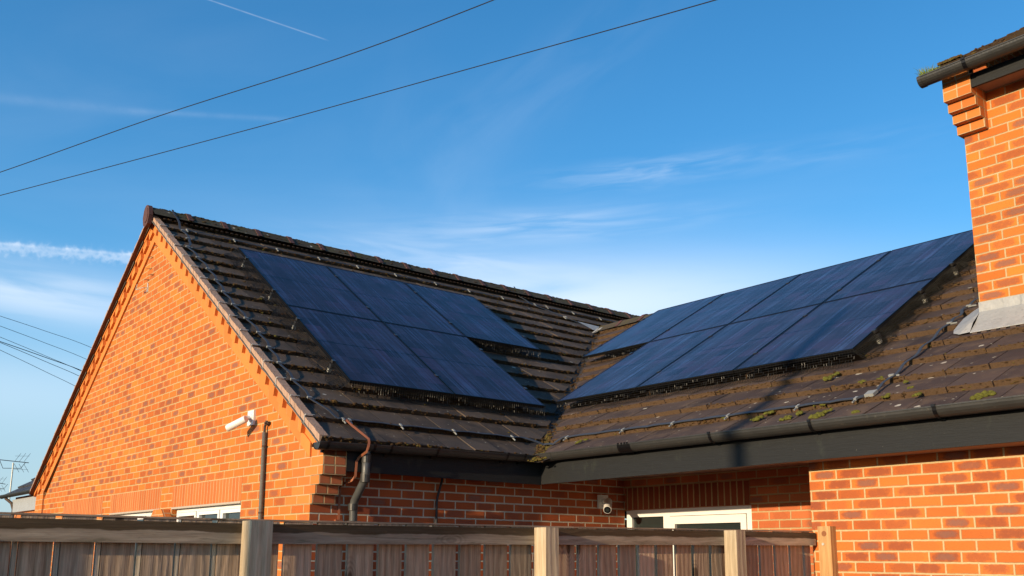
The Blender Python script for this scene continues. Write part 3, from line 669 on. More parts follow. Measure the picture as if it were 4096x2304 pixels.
# internal corner piece
gc = MB()
for k in range(9):
    a0_, a1_ = R(-8 + k * 12), R(-8 + (k + 1) * 12)
gutter('gutter_corner', (GXA, 2.06, 2.531), (GXA, 2.27, 2.535), (1, 0, 0), r=.061); gutter('gutter_corner', (.20, GY, GZ + .001), (.48, GY, GZ + .001), (0, -1, 0), r=.070)
# --- downpipe
dp = MB(); dp.tube([(.258, .354, 2.45), (.258, .354, 2.275), (.252, .355, 2.24), (.235, .356, 2.215), (.105, .361, 2.085), (.078, .362, 2.06), (.066, .362, 2.02), (.066, .362, .05)], .034, 14); dpo = dp.build('downpipe', M['downpipe'], H, smooth=True)
for z0, z1, x in ((2.36, 2.43, .258), (2.20, 2.27, .25), (1.98, 2.035, .067)):
    c = MB(); c.tube([(x, .354, z0), (x, .354, z1)], .039, 14); c.build('pipe_collar', M['gutter'], dpo)
pc = MB(); pc.box(.0, .11, .315, .41, 1.865, 1.895); pc.build('pipe_bracket', M['downpipe'], dpo, bevel=.004)
bp_ = MB(); bp_.tube([(.05, 1.25, 2.32), (.045, 1.25, 2.27), (.035, 1.215, 2.14), (.03, 1.208, 2.08), (.03, 1.212, .1)], .011, 8); bp_.build('black_waste_pipe', M['cable'], H, smooth=True)
# --- windows on gable
for i, (a, b) in enumerate(wins):
    f = MB(); y0, y1 = .055, .12; z0, z1 = .97, HEAD - .022; t = .034
    f.box(a + .01, b - .01, y0, y1, z1 - t, z1); f.box(a + .01, b - .01, y0, y1, z0, z0 + t)
    mid = [a + .01, a + .60, b - .52, b - .01 - t]
    for x in (a + .01, a + .58, a + 1.18, b - .01 - t): f.box(x, x + t, y0, y1, z0 + t, z1 - t)
    fo = f.build('window_frame', M['white'], H)
    for x0, x1 in ((a + .065, a + .58), (a + .635, a + 1.18), (a + 1.235, b - .065)):
        s_ = MB(); e = .036; zz = z1 - t - .004
        s_.box(x0 + .004, x1 - .004, y0 - .012, y0 + .03, zz - e, zz); s_.box(x0 + .004, x0 + e, y0 - .012, y0 + .03, z0 + t + .004, zz - e); s_.box(x1 - e, x1 - .004, y0 - .012, y0 + .03, z0 + t + .004, zz - e)
        s_.build('sash', M['white'], fo, bevel=.004)
    g = MB(); g.box(a + .06, b - .06, y0 + .02, y0 + .03, z0 + .05, z1 - .05); g.build('pane', M['glass'], fo)
    k = MB(); k.box(a + .02, b - .02, .125, .135, z0, z1); k.build('unlit_room_sheet', M['dark'], fo)  # dark sheet stands in for the unlit room behind the pane
    l = MB(); l.box(a, b, -.006, .05, HEAD - .02, HEAD - .001); l.build('lintel', simple('pale_lintel', (.45, .38, .30), .7), fo)
for a, b in ((-5.60, -5.27), (-3.50, -3.14)):
    c = MB(); c.prism([(a - .02, 1.0), (b + .03, 1.0), (b + .03, 2.0), (b - .06, 2.082), (a + .07, 2.082), (a - .02, 2.0)], 1, -.09, -.004); c.build('brick_pier', M['plain'], H)
# --- door in recess
dm = MB(); y0, y1 = 3.585, 3.65; 
dm.box(.012, 1.595, y0, y1, 2.018, 2.088); dm.box(.012, .085, y0, y1, .03, 2.018); dm.box(.515, .60, y0, y1, .03, 2.018); dm.box(1.535, 1.595, y0, y1, .03, 2.018); dm.box(.085, .515, y0, y1, .03, .10)
dfo = dm.build('door_frame', M['white'], H, bevel=.004)
dl = MB(); dl.box(.605, 1.53, y0 - .012, y0 + .05, 1.938, 2.012); dl.box(.605, .672, y0 - .012, y0 + .05, .06, 1.938); dl.box(1.468, 1.53, y0 - .012, y0 + .05, .06, 1.938); dl.box(.672, 1.468, y0 - .012, y0 + .05, .06, .3)
dl.build('door', M['white'], H, bevel=.004)
dg = MB(); dg.box(.085, .515, y0 + .03, y0 + .036, .1, 2.018); dg.box(.672, 1.468, y0 + .02, y0 + .026, .3, 1.938); dg.build('pane', M['glass'], H)
di = MB(); di.box(.05, 1.58, y1 + .01, y1 + .02, .03, 2.05); di.build('door_backing', M['dark'], H)
# conduit clip, mortar string etc.
# --- lead saddle at valley top
ls = MB(); vt_ = Vector((-3.40, 6.46, zrA(-3.40)))
ls.face([FB(-3.38, SB - .20, .02), FB(-3.24, SB - .20, .02), FB(-3.22, SB - .08, .045), FB(-3.36, SB - .05, .04)]); 
ls.face([(-3.38, 6.36, 5.03), (-3.38, 6.60, 5.06), (-3.48, 6.60, 5.135), (-3.56, 6.20, 5.175)])
ls.build('lead_saddle', M['lead'], H)

# ================================================================== TALL HOUSE at right
T = empty('tall_brick_building', 'taller orange brick building rising through the roof at the right edge, corbelled below its eaves', 'building')
TX, TY = 3.785, 3.59; SZ = 5.185
tw_ = MB(); tw_.box(TX, 12.2, TY, 10.0, 3.0, SZ + .02); tw_.build('wall', M['brick_tall'], T)
for i, (z0, z1, y) in enumerate(((4.888, 4.963, 3.53), (4.963, 5.038, 3.472), (5.038, 5.113, 3.412), (5.113, 5.335, 3.352))):
    k = MB(); k.box(TX - .024, TX + .194, y, TY + .05, z0, z1 - .003); 
    if i == 0: K0 = k
    else: K0.v, K0.v = K0.v, K0.v
    if i: 
        b = len(K0.v); K0.v += k.v; K0.f += [tuple(q + b for q in f) for f in k.f]; K0.uv += k.uv; K0.tn += k.tn
K0.build('corbel', M['plain_tall'], T)
f = MB(); f.box(TX + .196, 12.2, 3.357, 3.38, 5.155, 5.262); f.build('fascia', M['fascia'], T)
f = MB(); f.box(TX + .198, 12.2, 3.38, TY, 5.188, 5.20); f.build('soffit', M['soffit'], T)
KT = .5774
def FT(x, s, h=0): return Vector((x, 3.262 + s * cb - h * sb, 5.372 + s * sb + h * cb))
rt = MB(); tiles(rt, FT, 0, False, 4.6, 3.705, 12.2, 21); rt.build('roof', M['tile'], T)
def FTL(x, s, h=0): p = FT(x, s, h); return Vector((p.x, 2 * (3.262 + 4.6 * cb) - p.y, p.z))
rt = MB(); tiles(rt, FTL, 0, False, 4.6, 3.705, 12.2, 22); rt.build('roof_rear_slope', M['tile'], T)
gb_ = MB(); gb_.prism([(3.4, 5.2), (10.0, 5.2), (3.262 + 4.6 * cb, 5.372 + 4.6 * sb - .1), (3.4, 5.38)], 0, TX, TX + .3); gb_.build('gable_wall', M['brick_tall'], T)
ms = MB(); moss_run(ms, FT, False, 4.5, 3.72, 6.5, .02, 31, lambda p: True, (.006, .014), .12)
for _ in range(150):
    s = random.uniform(0, 2.5); x = random.uniform(3.7, 6); ms.ct = (random.uniform(.3, .99), 0); z_ = random.uniform(.008, .02); ms.blob(FT(x, s, -.01), z_ * 1.3, z_, z_ * .6)
for _ in range(60):
    ms.ct = (random.uniform(.7, 1), 0); z_ = random.uniform(.012, .026); ms.blob(FT(3.82 + random.gauss(0, .04), .12 + random.gauss(0, .03), .012), z_, z_, z_ * .8)
tag(ms.build('moss', M['moss'], T), kind='stuff')
gutter('gutter', (3.655, 3.235, 5.305), (12.2, 3.235, 5.335), (0, -1, 0), r=.062, endcaps=(1, 0), parent=T)
for x in (4.02, 4.9, 5.8): bracket((x, 3.235, 5.306), (1, 0, 0), (0, -1, 0), r=.066, parent=T, wd=.03)
# grass in the gutter end
gm, N = mat('gutter_grass'); t1 = N.sep(uvof(N, 'tint'))[0]; fin(N, N.mix(t1, (.07, .13, .015, 1), (.26, .30, .07, 1)), .6, spec=.3)
gs = MB()
for i in range(340):
    x = 3.67 + abs(random.gauss(0, .11)); y = 3.235 + random.uniform(-.045, .045); hgt = random.uniform(.045, .125) * max(.35, 1 - (x - 3.66) / .5); gs.tint()
    lean = Vector((random.gauss(-.01, .03), random.gauss(-.012, .02), 0)); b_ = Vector((x, y, 5.285)); sd_ = Vector((random.uniform(-1, 1), random.uniform(-1, 1), 0)).normalized() * .0034
    gs.face([b_ - sd_, b_ + sd_, b_ + lean * .5 + Vector((0, 0, hgt * .6)) + sd_ * .7, b_ + lean * .5 + Vector((0, 0, hgt * .6)) - sd_ * .7]); gs.face([b_ + lean * .5 + Vector((0, 0, hgt * .6)) - sd_ * .7, b_ + lean * .5 + Vector((0, 0, hgt * .6)) + sd_ * .7, b_ + lean * 1.2 + Vector((0, 0, hgt))])
tag(gs.build('gutter_grass', gm, T), kind='stuff')
# lead flashing at the foot of the tall wall
lf = MB(); zt = 3.538; zb = zrB(TY) + .02
lf.box(TX - .004, 12.2, TY - .006, TY, zb, zt)
X1 = 12.2
yb = 3.40; zb2 = zrB(yb) + .012
prev = None
n = 46
for i in range(n):
    x0 = TX + (X1 - TX) * i / n; x1 = TX + (X1 - TX) * (i + 1) / n
    lf.face([(x0, yb, zb2), (x1, yb, zb2), (x1, 3.50, zrB(3.50) + .045), (x0, 3.50, zrB(3.50) + .045)]); lf.face([(x0, 3.50, zrB(3.50) + .045), (x1, 3.50, zrB(3.50) + .045), (x1, TY - .004, zb + .07), (x0, TY - .004, zb + .07)])
    lf.face([(x0, yb, zb2 - .006), (x1, yb, zb2 - .006), (x1, yb, zb2), (x0, yb, zb2)])
# flared end piece on the roof left of the wall
E_ = [(TX, 3.40), (3.71, 3.385), (3.645, 3.43), (3.615, 3.50), (3.60, 3.60), (3.585, 3.74), (3.60, 3.86), (3.64, 4.05), (3.68, 4.3), (TX, 4.3)]
c_ = Vector((TX, TY, zb + .07))
P_ = [Vector((x, y, zrB(y) + .014)) for x, y in E_]
mid_ = [Vector((min(TX - .002, x + (TX - x) * .6), y + (TY - y) * .35 if y < 3.8 else y, zrB(y + (TY - y) * .35) + .06 if y < 3.8 else zrB(y) + .04)) for x, y in E_]
for i in range(len(P_) - 1):
    lf.face([P_[i], mid_[i], mid_[i + 1], P_[i + 1]][::-1]); lf.face([mid_[i], c_, mid_[i + 1]][::-1] if P_[i].y < 3.9 else [mid_[i], Vector((TX, P_[i].y, mid_[i].z + .05)), Vector((TX, P_[i + 1].y, mid_[i + 1].z + .05)), mid_[i + 1]][::-1])
for x in (4.30, 5.4, 6.6): lf.box(x, x + .012, TY - .012, TY - .004, zb + .02, zt)
lf.build('lead_flashing', M['lead'], T)
ch = MB()
for i in range(60): x = 3.80 + i * .07; ch.box(x, x + .04, yb - .006, yb + .05, zb2 - .026, zb2 - .006)
ch.build('flashing_vents', M['rust'], T)

# ================================================================== solar panels
HP = .115
def panel(F, o, du, dv, label, group):
    """F maps (a,s,h) -> point; o=(a,s) lower corner, du,dv vectors in (a,s)"""
    q = lambda u, v, h: F(o[0] + du[0] * u + dv[0] * v, o[1] + du[1] * u + dv[1] * v, h)
    g0 = .007; e = empty('solar_panel', label, 'solar panel', group)
    fr = MB(); t = .012
    def bar(u0, u1, v0, v1, h0, h1):
        A = [q(u0, v0, h0), q(u1, v0, h0), q(u1, v1, h0), q(u0, v1, h0)]; B = [q(u0, v0, h1), q(u1, v0, h1), q(u1, v1, h1), q(u0, v1, h1)]
        fr.face(B); fr.face(A[::-1])
        for i in range(4): j = (i + 1) % 4; fr.face([A[i], A[j], B[j], B[i]])
    gu, gv = g0 / 1.15, g0 / 1.79; tu, tv = t / 1.15, t / 1.79
    bar(gu, 1 - gu, gv, gv + tv, HP - .035, HP); bar(gu, 1 - gu, 1 - gv - tv, 1 - gv, HP - .035, HP); bar(gu, gu + tu, gv + tv, 1 - gv - tv, HP - .035, HP); bar(1 - gu - tu, 1 - gu, gv + tv, 1 - gv - tv, HP - .035, HP)
    fr.build('panel_frame', M['frame'], e)
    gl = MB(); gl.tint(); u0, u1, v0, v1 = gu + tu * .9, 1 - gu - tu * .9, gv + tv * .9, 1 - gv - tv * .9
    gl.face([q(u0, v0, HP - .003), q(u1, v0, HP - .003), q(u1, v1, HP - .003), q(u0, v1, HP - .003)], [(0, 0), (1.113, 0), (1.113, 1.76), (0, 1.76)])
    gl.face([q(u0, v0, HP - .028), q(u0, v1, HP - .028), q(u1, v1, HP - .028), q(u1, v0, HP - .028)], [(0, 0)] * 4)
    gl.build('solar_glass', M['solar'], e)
    return e
PA = lambda a, s, h: FA(s, a, h)      # a = Y
PB = lambda a, s, h: FB(a, s, h)      # a = X
Au, Av = (1.150, .0), (.045, 1.797)
A0 = (.545, .930)
la = ["left roof's upper row, nearest the gable", "left roof's upper row, the middle one", "left roof's upper row, jutting toward the valley",
      "left roof's lower row, nearest the gable", "left roof's lower row, beside the valley"]
for (i, j), l in zip(((0, 1), (1, 1), (2, 1), (0, 0), (1, 0)), la):
    panel(PA, (A0[0] + Au[0] * i + Av[0] * j, A0[1] + Av[1] * j), Au, Av, 'dark blue panel in the ' + l, 'solar panels on the left roof')
Bu, Bv = (1.187, .0), (-.075, 1.790)
B0 = (-.585, 1.196)
lb = ["right roof's upper row, leftmost beside the valley", "right roof's upper row, second from the valley", "right roof's upper row, third from the valley", "right roof's upper row, cut off by the tall wall",
      "right roof's lower row, leftmost above the valley foot", "right roof's lower row, the middle one", "right roof's lower row, crossed by a shadow"]
for (i, j), l in zip(((-1, 1), (0, 1), (1, 1), (2, 1), (0, 0), (1, 0), (2, 0)), lb):
    panel(PB, (B0[0] + Bu[0] * i + Bv[0] * j, B0[1] + Bv[1] * j), Bu, Bv, 'streaked blue panel in the ' + l, 'solar panels on the right roof')
# mounting rails, clamps (under / between the panels)
def rails(name, F, o, du, dv, spans, label):
    e = empty(name, label, 'mounting rails')
    for (j, i0, i1) in spans:
        for fv in (.22, .78):
            mb = MB(); s = o[1] + dv[1] * (j + fv); a0 = o[0] + dv[0] * (j + fv) + du[0] * i0 - .02; a1 = o[0] + dv[0] * (j + fv) + du[0] * i1 + .03
            A = [F(a0, s, .035), F(a1, s, .035), F(a1, s + .04, .035), F(a0, s + .04, .035)]; B = [F(a0, s, HP - .037), F(a1, s, HP - .037), F(a1, s + .04, HP - .037), F(a0, s + .04, HP - .037)]
            mb.face(B); mb.face(A[::-1])
            for i in range(4): k = (i + 1) % 4; mb.face([A[i], A[k], B[k], B[i]])
            r_ = mb.build('rail', M['rail'], e)
            n = i1 - i0
            for k in range(n + 1):
                c = MB(); a = o[0] + dv[0] * (j + fv) + du[0] * (i0 + k)
                p = F(a, s, HP - .02); ea = (F(a + 1, s, 0) - F(a, s, 0)).normalized(); es = (F(a, s + 1, 0) - F(a, s, 0)).normalized(); en = ea.cross(es); en = en if en.z > 0 else -en
                c.obox(p - ea * .016 - es * .0, ea * .032, es * .04, en * .026); c.build('clamp', M['rail'], r_)
                if k == n or k == 0:
                    h = MB(); h.obox(F(a, s, .0) - ea * (.0 if k else .03), ea * .03, es * .03, en * .035); h.build('end_bracket', M['galv'], r_)
rails('panel_mounting', PA, A0, Au, Av, ((1, 0, 3), (0, 0, 2)), 'metal rails and clamps holding the panels on the left roof')
rails('panel_mounting', PB, B0, Bu, Bv, ((1, -1, 3), (0, 0, 3)), 'metal rails and clamps holding the panels on the right roof')
# bird mesh skirts
def skirt(mb, F, pts, outd, step=.0254, spread=.05, hb=.0, bend=.4, wob=.006, r=.0021):
    """pts: polyline of (a,s) along the panel edge; outd: outward (a,s) direction"""
    def strip(p, q, wdt):
        p, q = Vector(p), Vector(q); d = (q - p).normalized(); n = Vector((d.y, -d.x, .3)).normalized() * wdt; m2 = d.cross(n).normalized() * wdt
        mb.face([p + n, q + n, q + m2, p + m2]); mb.face([p - n, p - m2, q - m2, q - n]); mb.face([p + m2, q + m2, q - n, p - n])
    for (a0, s0), (a1, s1) in zip(pts[:-1], pts[1:]):
        L = math.hypot(a1 - a0, s1 - s0); n = int(L / step); lv = 6; gridp = []
        for i in range(n + 1):
            t = i / n; ph = i * step; colp = []
            sp = spread * (1 + .25 * math.sin(ph * 7.3) + .2 * math.sin(ph * 17.1))
            for k in range(lv + 1):
                v = k / lv; o_ = sp * v ** 1.6; h = (HP - .005) * (1 - v) + hb * v
                if k == lv: o_ += .02
                colp.append(F(a0 + (a1 - a0) * t + outd[0] * o_ + random.uniform(-1, 1) * wob * v * .5, s0 + (s1 - s0) * t + outd[1] * o_, h + random.uniform(-.3, .3) * wob * v))
            gridp.append(colp)
            for k in range(lv): strip(colp[k], colp[k + 1], r)
        for i in range(n):
            for k in range(lv + 1): strip(gridp[i][k], gridp[i + 1][k], r * (.9 if k else 1.5))
def corner(o, du, dv, i, j): return (o[0] + du[0] * i + dv[0] * j, o[1] + dv[1] * j)
cA = lambda i, j: corner(A0, Au, Av, i, j); cB = lambda i, j: corner(B0, Bu, Bv, i, j)
nm = MB(); skirt(nm, PA, [cA(0, 2), cA(0, 0)], (-1, 0), spread=.10, hb=.004, wob=.012); skirt(nm, PA, [cA(0, 0), cA(2, 0)], (0, -1), spread=.05, hb=.004); skirt(nm, PA, [cA(2, 1), cA(3, 1)], (0, -1), spread=.05, hb=.004)
tag(nm.build('bird_mesh', M['net']), 'shiny black wire bird mesh skirting the panels on the left roof', 'bird mesh')
nm = MB(); skirt(nm, PB, [cB(0, 0), cB(3, 0)], (0, -1), spread=.06, hb=.004, wob=.008); skirt(nm, PB, [cB(3, 0), cB(3, 2)], (1, 0), spread=.09, hb=.004, wob=.012); skirt(nm, PB, [cB(-1, 1), cB(0, 1)], (0, -1), spread=.06, hb=.004)
tag(nm.build('bird_mesh', M['net']), 'black wire bird mesh skirting the panels on the right roof', 'bird mesh')

# ================================================================== lightning conductor tape
LC = empty('lightning_conductor', 'grey lightning conductor tape clipped along the roof tiles and round the valley', 'conductor tape')
def wav(pts, amp, up, nsub=6, per=.345, lift=.006):
    out = []; P = [Vector(p) for p in pts]
    for i in range(len(P) - 1):
        for k in range(nsub):
            t = k / nsub; p = P[i].lerp(P[i + 1], t); d = (P[i + 1] - P[i]).normalized(); sdv = d.cross(Vector(up)).normalized()
            out.append(p + sdv * amp * math.sin(2 * math.pi * (i + t) * 1.0 + .7) + Vector(up) * (lift + .006 * math.sin(math.pi * t)))
    out.append(P[-1] + Vector(up) * lift); return out
nA = Vector((sa, 0, ca)); nB = Vector((0, -sb, cb))
ptsA = [(SA + .0, .165), (5.2, .160), (4.8, .175)] + [(s * G, .085 + .05 * math.sin(s * 1.3) * .4) for s in range(13, 1, -1)] + [(.345, .20)]
t1 = MB(); V = [FA(s, y, .0) for s, y in ptsA]; V[0] = Vector((XR + .02, .165, RZ + .01))
t1.tube(wav(V, .013, nA), 0, flat=(.026, .004, nA)); t1.build('verge_tape', M['tape'], LC)
t2 = MB(); V = [FA(.333, .20), FA(.325, .25)] + [FA(.330 - .012 * (k % 2), y) for k, y in enumerate((.45, .812, 1.1, 1.372, 1.7, 2.048, 2.2))] + [Vector((.13, 2.36, 2.66)), Vector((.22, 2.40, 2.66))] + [FB(x, .335) for x in (.30, .367, .75, 1.109, 1.4, 1.693, 2.0, 2.274, 2.6, 2.921, 3.2, 3.401)] + [FB(3.50, .37)]
t2.tube(wav(V, .004, Vector((0, 0, 1)), 4), 0, flat=(.030, .005, Vector((.35, -.5, .8)))); t2.build('eaves_tape', M['tape'], LC)
t3 = MB(); V = [FB(3.50, .37), FB(3.507, .72), FB(3.50, 1.08), FB(3.49, 1.4), FB(3.481, 1.78), FB(3.50, 1.95), FB(3.467, 2.18), FB(3.52, 2.4), FB(3.50, 2.75), FB(3.62, 3.1), FB(3.70, 3.4)]
t3.tube(wav(V, .012, nB), 0, flat=(.026, .004, nB)); t3.build('slope_tape', M['tape'], LC)
t4 = MB(); V = [FA(15 * G + .02, y) for y in [.24 + .29 * k for k in range(28)]]
t4.tube(wav(V, .002, nA, 3, lift=.004), 0, flat=(.022, .004, nA)); t4.build('ridge_tape', M['tape'], LC)
t5 = MB(); V = [Vector((XR + .03, 5.55, RZ + .01)), FA(SA - .16, 5.56, .01), FA(15 * G, 5.62, 0), FA(14 * G, 6.05, 0), FA(13 * G + .1, 6.35, 0)]
t5.tube(wav(V, .004, nA), 0, flat=(.024, .004, nA)); t5.build('cross_tape', M['tape'], LC)
def clip(p, d, n, big=.85):
    c = MB(); d, n = Vector(d).normalized(), Vector(n).normalized(); x = d.cross(n)
    p = Vector(p); c.obox(p - d * .011 * big - x * .024 * big, d * .022 * big, x * .048 * big, n * .018); c.obox(p - d * .004 + x * .015, d * .008, x * .045, n * .010); c.build('tape_clip', M['clip'], LC, bevel=.002)
for s in range(13, 1, -1): clip(FA(s * G - .0, .085 + .05 * math.sin(s * 1.3) * .4 - .01, 0), FA(1, 0) - FA(0, 0), nA)
for s, y in ((15 * G - .05, .17), (14 * G, .15)): clip(FA(s, y, 0), FA(1, 0) - FA(0, 0), nA)
for y in (.25, .31, .812, 1.372, 2.048): clip(FA(.325, y, 0), (0, 1, 0), nA)
for x in (.367, 1.109, 1.693, 2.274, 2.921, 3.401): clip(FB(x, .335, 0), (1, 0, 0), nB)
for s in (.72, 1.78, 2.18, 2.75, 3.1): clip(FB(3.49, s, 0), FB(0, 1) - FB(0, 0), nB)
for y in (.24, .833, 1.406, 1.996, 2.574, 3.174, 3.842, 4.435, 5.062, 5.707, 5.95, 6.5, 7.1, 7.7): clip(FA(15 * G + .02, y, 0), (0, 1, 0), nA)
for s, y in ((14 * G, 6.05), (14.05 * G, 6.10)): clip(FA(s, y, 0), (0, 1, 0), nA)
jb = MB(); jb.obox(FB(3.462, .345, .004), (.07, 0, 0), (FB(0, .07) - FB(0, 0)), nB * .022); jb.build('junction_clamp', M['clip'], LC, bevel=.004)
bt = MB(); bt.tube([FA(.32, .27, .012), FA(.22, .285, .012), FA(.10, .315, .012), FA(.0, .34, .012), Vector((.325, .335, 2.515)), Vector((.335, .325, 2.485)), Vector((.325, .315, 2.44)), Vector((.235, .30, 2.40)), Vector((.215, .29, 2.37)), Vector((.212, .285, 2.25)), Vector((.19, .27, 2.215)), Vector((.03, .262, 2.19)), Vector((.008, .26, 2.15)), Vector((.006, .262, 1.2))], 0, flat=(.019, .004, (1, -.15, .3)))
bt.build('brown_down_tape', M['browntape'], LC)
bc = MB(); bc.box(.0, .022, .225, .295, 1.885, 1.905); bc.build('tape_saddle', M['browntape'], LC, bevel=.003)

# ================================================================== security cameras, conduit, hooks
def secam(name, label, plate, pn, px, arm, body0, body1, r):
    e = empty(name, label, 'security camera', 'security cameras on the bungalow walls')
    pn, px = Vector(pn), Vector(px); c = Vector(plate)
    p = MB(); p.obox(c - px * .066 - Vector((0, 0, .068)), px * .132, pn * .022, Vector((0, 0, .136))); p.build('mounting_plate', M['offwhite'], e, bevel=.008)
    a = MB(); a.tube([c + pn * .02, c + pn * .03], .043, 20); a.tube([c + pn * .03, Vector(arm), Vector(body0).lerp(Vector(body1), .12)], [.022, .022, .018], 12); a.build('arm', M['offwhite'], e, smooth=False, bevel=.003)
    b0, b1 = Vector(body0), Vector(body1); d = (b1 - b0).normalized()
    b = MB(); b.tube([b0 - d * .004, b0, b0 + d * .004, b1 - d * .006, b1], [r * .86, r * .96, r, r, r * .97], 28); b.build('body', M['offwhite'], e)
    l = MB(); l.tube([b1 - d * .003, b1 + d * .0015], r * .88, 24); l.build('lens_face', M['black'], e)
    l = MB(); l.tube([b1 + d * .001, b1 + d * .004], r * .42, 16); l.build('lens', M['glass'], e)
secam('security_camera', 'white tube security camera in full sun beside the grey conduit on the gable wall', (-1.21, 0, 2.845), (0, -1, 0), (1, 0, 0), (-1.19, -.085, 2.835), (-1.095, -.115, 2.815), (-1.272, -.205, 2.741), .033)
secam('security_camera', 'white security camera facing outwards on the shaded side wall under the eaves', (0, 3.245, 2.165), (1, 0, 0), (0, 1, 0), (.07, 3.235, 2.17), (.10, 3.235, 2.165), (.235, 3.09, 2.072), .040)
cdt = empty('wall_conduit', 'thin grey conduit with a rusty elbow running up the gable wall', 'conduit')
c = MB(); c.tube([(-.86, -.028, .3), (-.862, -.028, 2.0), (-.875, -.028, 2.68)], .0185, 12); c.build('conduit', M['conduit'], cdt, smooth=True)
c = MB(); c.tube([(-.875, -.028, 2.66), (-.876, -.028, 2.73), (-.86, -.026, 2.755), (-.81, -.02, 2.76)], .012, 8); c.tube([(-.835, -.05, 2.755), (-.83, .0, 2.765)], .010, 8); c.tube([(-.84, -.03, 2.78), (-.84, -.03, 2.74)], .014, 8); c.build('elbow', M['rust'], cdt)
for z in (1.97, 2.55): c = MB(); c.tube([(-.864, -.028, z), (-.864, -.028, z + .014)], .022, 10); c.build('saddle', M['rust'], cdt)
hk = empty('wall_hook', 'grey iron hook bracket high on the gable wall below the apex', 'hook')
h = MB(); h.obox((-4.53, -.012, 4.74), (.03, 0, 0), (0, .012, 0), (0, 0, .11)); h.build('plate', M['galv'], hk)
h = MB(); h.tube([(-4.51, -.01, 4.79), (-4.51, -.06, 4.785), (-4.55, -.09, 4.77), (-4.62, -.10, 4.77), (-4.66, -.10, 4.80), (-4.64, -.10, 4.835), (-4.61, -.10, 4.84)], .005, 6); h.build('hook', M['galv'], hk)
for px, pz, l in ((-4.30, 5.26, 'topmost rusty pin in the brickwork just under the gable apex'), (-4.48, 5.16, 'second highest rusty pin in the brickwork under the gable apex'), (-4.50, 5.02, 'middle one of the five rusty pins below the gable apex'), (-4.40, 4.92, 'right one of the lower pair of rusty pins above the hook'), (-4.55, 4.89, 'left one of the lower pair of rusty pins above the hook')):
    n_ = MB(); n_.tube([(px + .06, .0, pz), (px + .05, -.03, pz), (px - .04, -.035, pz + .012)], .0035, 5)
    tag(n_.build('wall_pin', M['rust']), l, 'wall pin', 'pins in the gable brickwork')

# ================================================================== fence
F_ = empty('wooden_fence', 'weathered grey-brown hit-and-miss timber fence across the foreground', 'fence')
ft = lambda y: 1.772 + max(0, y + 2.0) * .0062 + max(0, y - .2) * .004
posts = [(-3.56, -3.46), (-1.831, -1.730), (-.128, -.036), (1.502, 1.596)]
rb_ = lambda y: 1.667 + max(0, y + 2.2) * .0098
bays = [(-5.2, -3.51), (-3.51, -1.80), (-1.77, -.10), (-.06, 1.53), (1.56, 2.53)]
for y0, y1 in bays:
    for dz in (0, -.75, -1.45):
        r_ = MB(); r_.tint(); z0, z1 = rb_(y0) + dz, rb_(y1) + dz; hh = .090
        A = [(2.918, y0, z0), (2.956, y0, z0), (2.956, y1, z1), (2.918, y1, z1)]; B = [(x, y, z + hh) for x, y, z in A]
        r_.face(B, [(p[1], .09 + p[0] - 2.918) for p in B]); r_.face(A[::-1], [(p[1], 0) for p in A[::-1]])
        r_.face([A[1], A[2], B[2], B[1]], [(y0, 0), (y1, 0), (y1, hh), (y0, hh)]); r_.face([A[3], A[0], B[0], B[3]], [(y1, 0), (y0, 0), (y0, hh), (y1, hh)])
        r_.face([A[0], A[1], B[1], B[0]], [(0, 0), (.04, 0), (.04, hh), (0, hh)]); r_.face([A[2], A[3], B[3], B[2]], [(0, 0), (.04, 0), (.04, hh), (0, hh)])
        r_.build('rail', M['railw'], F_, bevel=.003)
for i, (y0, y1) in enumerate(posts):
    p = MB(); p.tint(.1 + .25 * i, .15); z = [1.79, 1.770, 1.779, 1.797][i] + .002; p.obox((2.957, y0, -.3), (.100, 0, 0), (0, y1 - y0, 0), (0, 0, z + .3), local=True); p.build('post', M['post'], F_, bevel=.004)
starts = [-4.9 + .166 * k for k in range(9)] + [-3.40, -3.235, -3.065, -2.895, -2.726, -2.572, -2.414, -2.249, -2.086, -1.924, -1.765, -1.603, -1.433, -1.272, -1.099, -.935, -.769, -.601, -.436, -.259, -.085, .075, .239, .405, .574, .74, .904, 1.078, 1.248, 1.42, 1.59, 1.76, 1.929, 2.097, 2.27, 2.443]
for i, y in enumerate(starts):
    nx = starts[i + 1] if i + 1 < len(starts) else y + .10
    wd = min(.148, max(.05, nx - y - .030)); b = MB(); b.tint(); j = random.uniform(-.002, .003)
    zt = ft(y) + random.uniform(-.0015, .0015)
    b.obox((2.897 + j, y, .04), (.0195, 0, 0), (0, wd, 0), (0, 0, zt - .04), local=True)
    b.build('board', M['board'], F_, bevel=.005)
    if y < -1.9:
        b2 = MB(); b2.tint(); b2.obox((2.893, y - .021, .04), (.0225, 0, 0), (0, .017, 0), (0, 0, zt - .06), local=True); b2.build('rear_board', M['post'], F_)
cp = MB(); cp.tint(); yy = [-5.2, -2., .2, 2.56]
for a, b in zip(yy[:-1], yy[1:]): cp.obox((2.872, a, ft(a) + .001), (.05, 0, 0), (0, b - a, ft(b) - ft(a)), (0, 0, .008), local=True)
cp.build('capping', M['board'], F_)
ep = MB(); ep.tint(.33, .0); ep.obox((3.008, 2.482, .0), (.104, 0, 0), (0, .066, 0), (0, 0, 1.847), local=True)
epo = ep.build('end_post', M['newpost'], F_, bevel=.003); lab(epo, 'fresh orange timber post fixed to the brick wall')
kn_ = MB(); kn_.tube([(3.058, 2.482, 1.795), (3.058, 2.480, 1.795)], [.020, .019], 14); kn_.build('knot', simple('timber_knot', (.25, .09, .03), .8, 0, 90, .5), epo)
sc_ = MB(); sc_.tube([(3.048, 2.482, 1.722), (3.048, 2.476, 1.722)], .010, 12); sc_.build('bolt', M['galv'], epo)

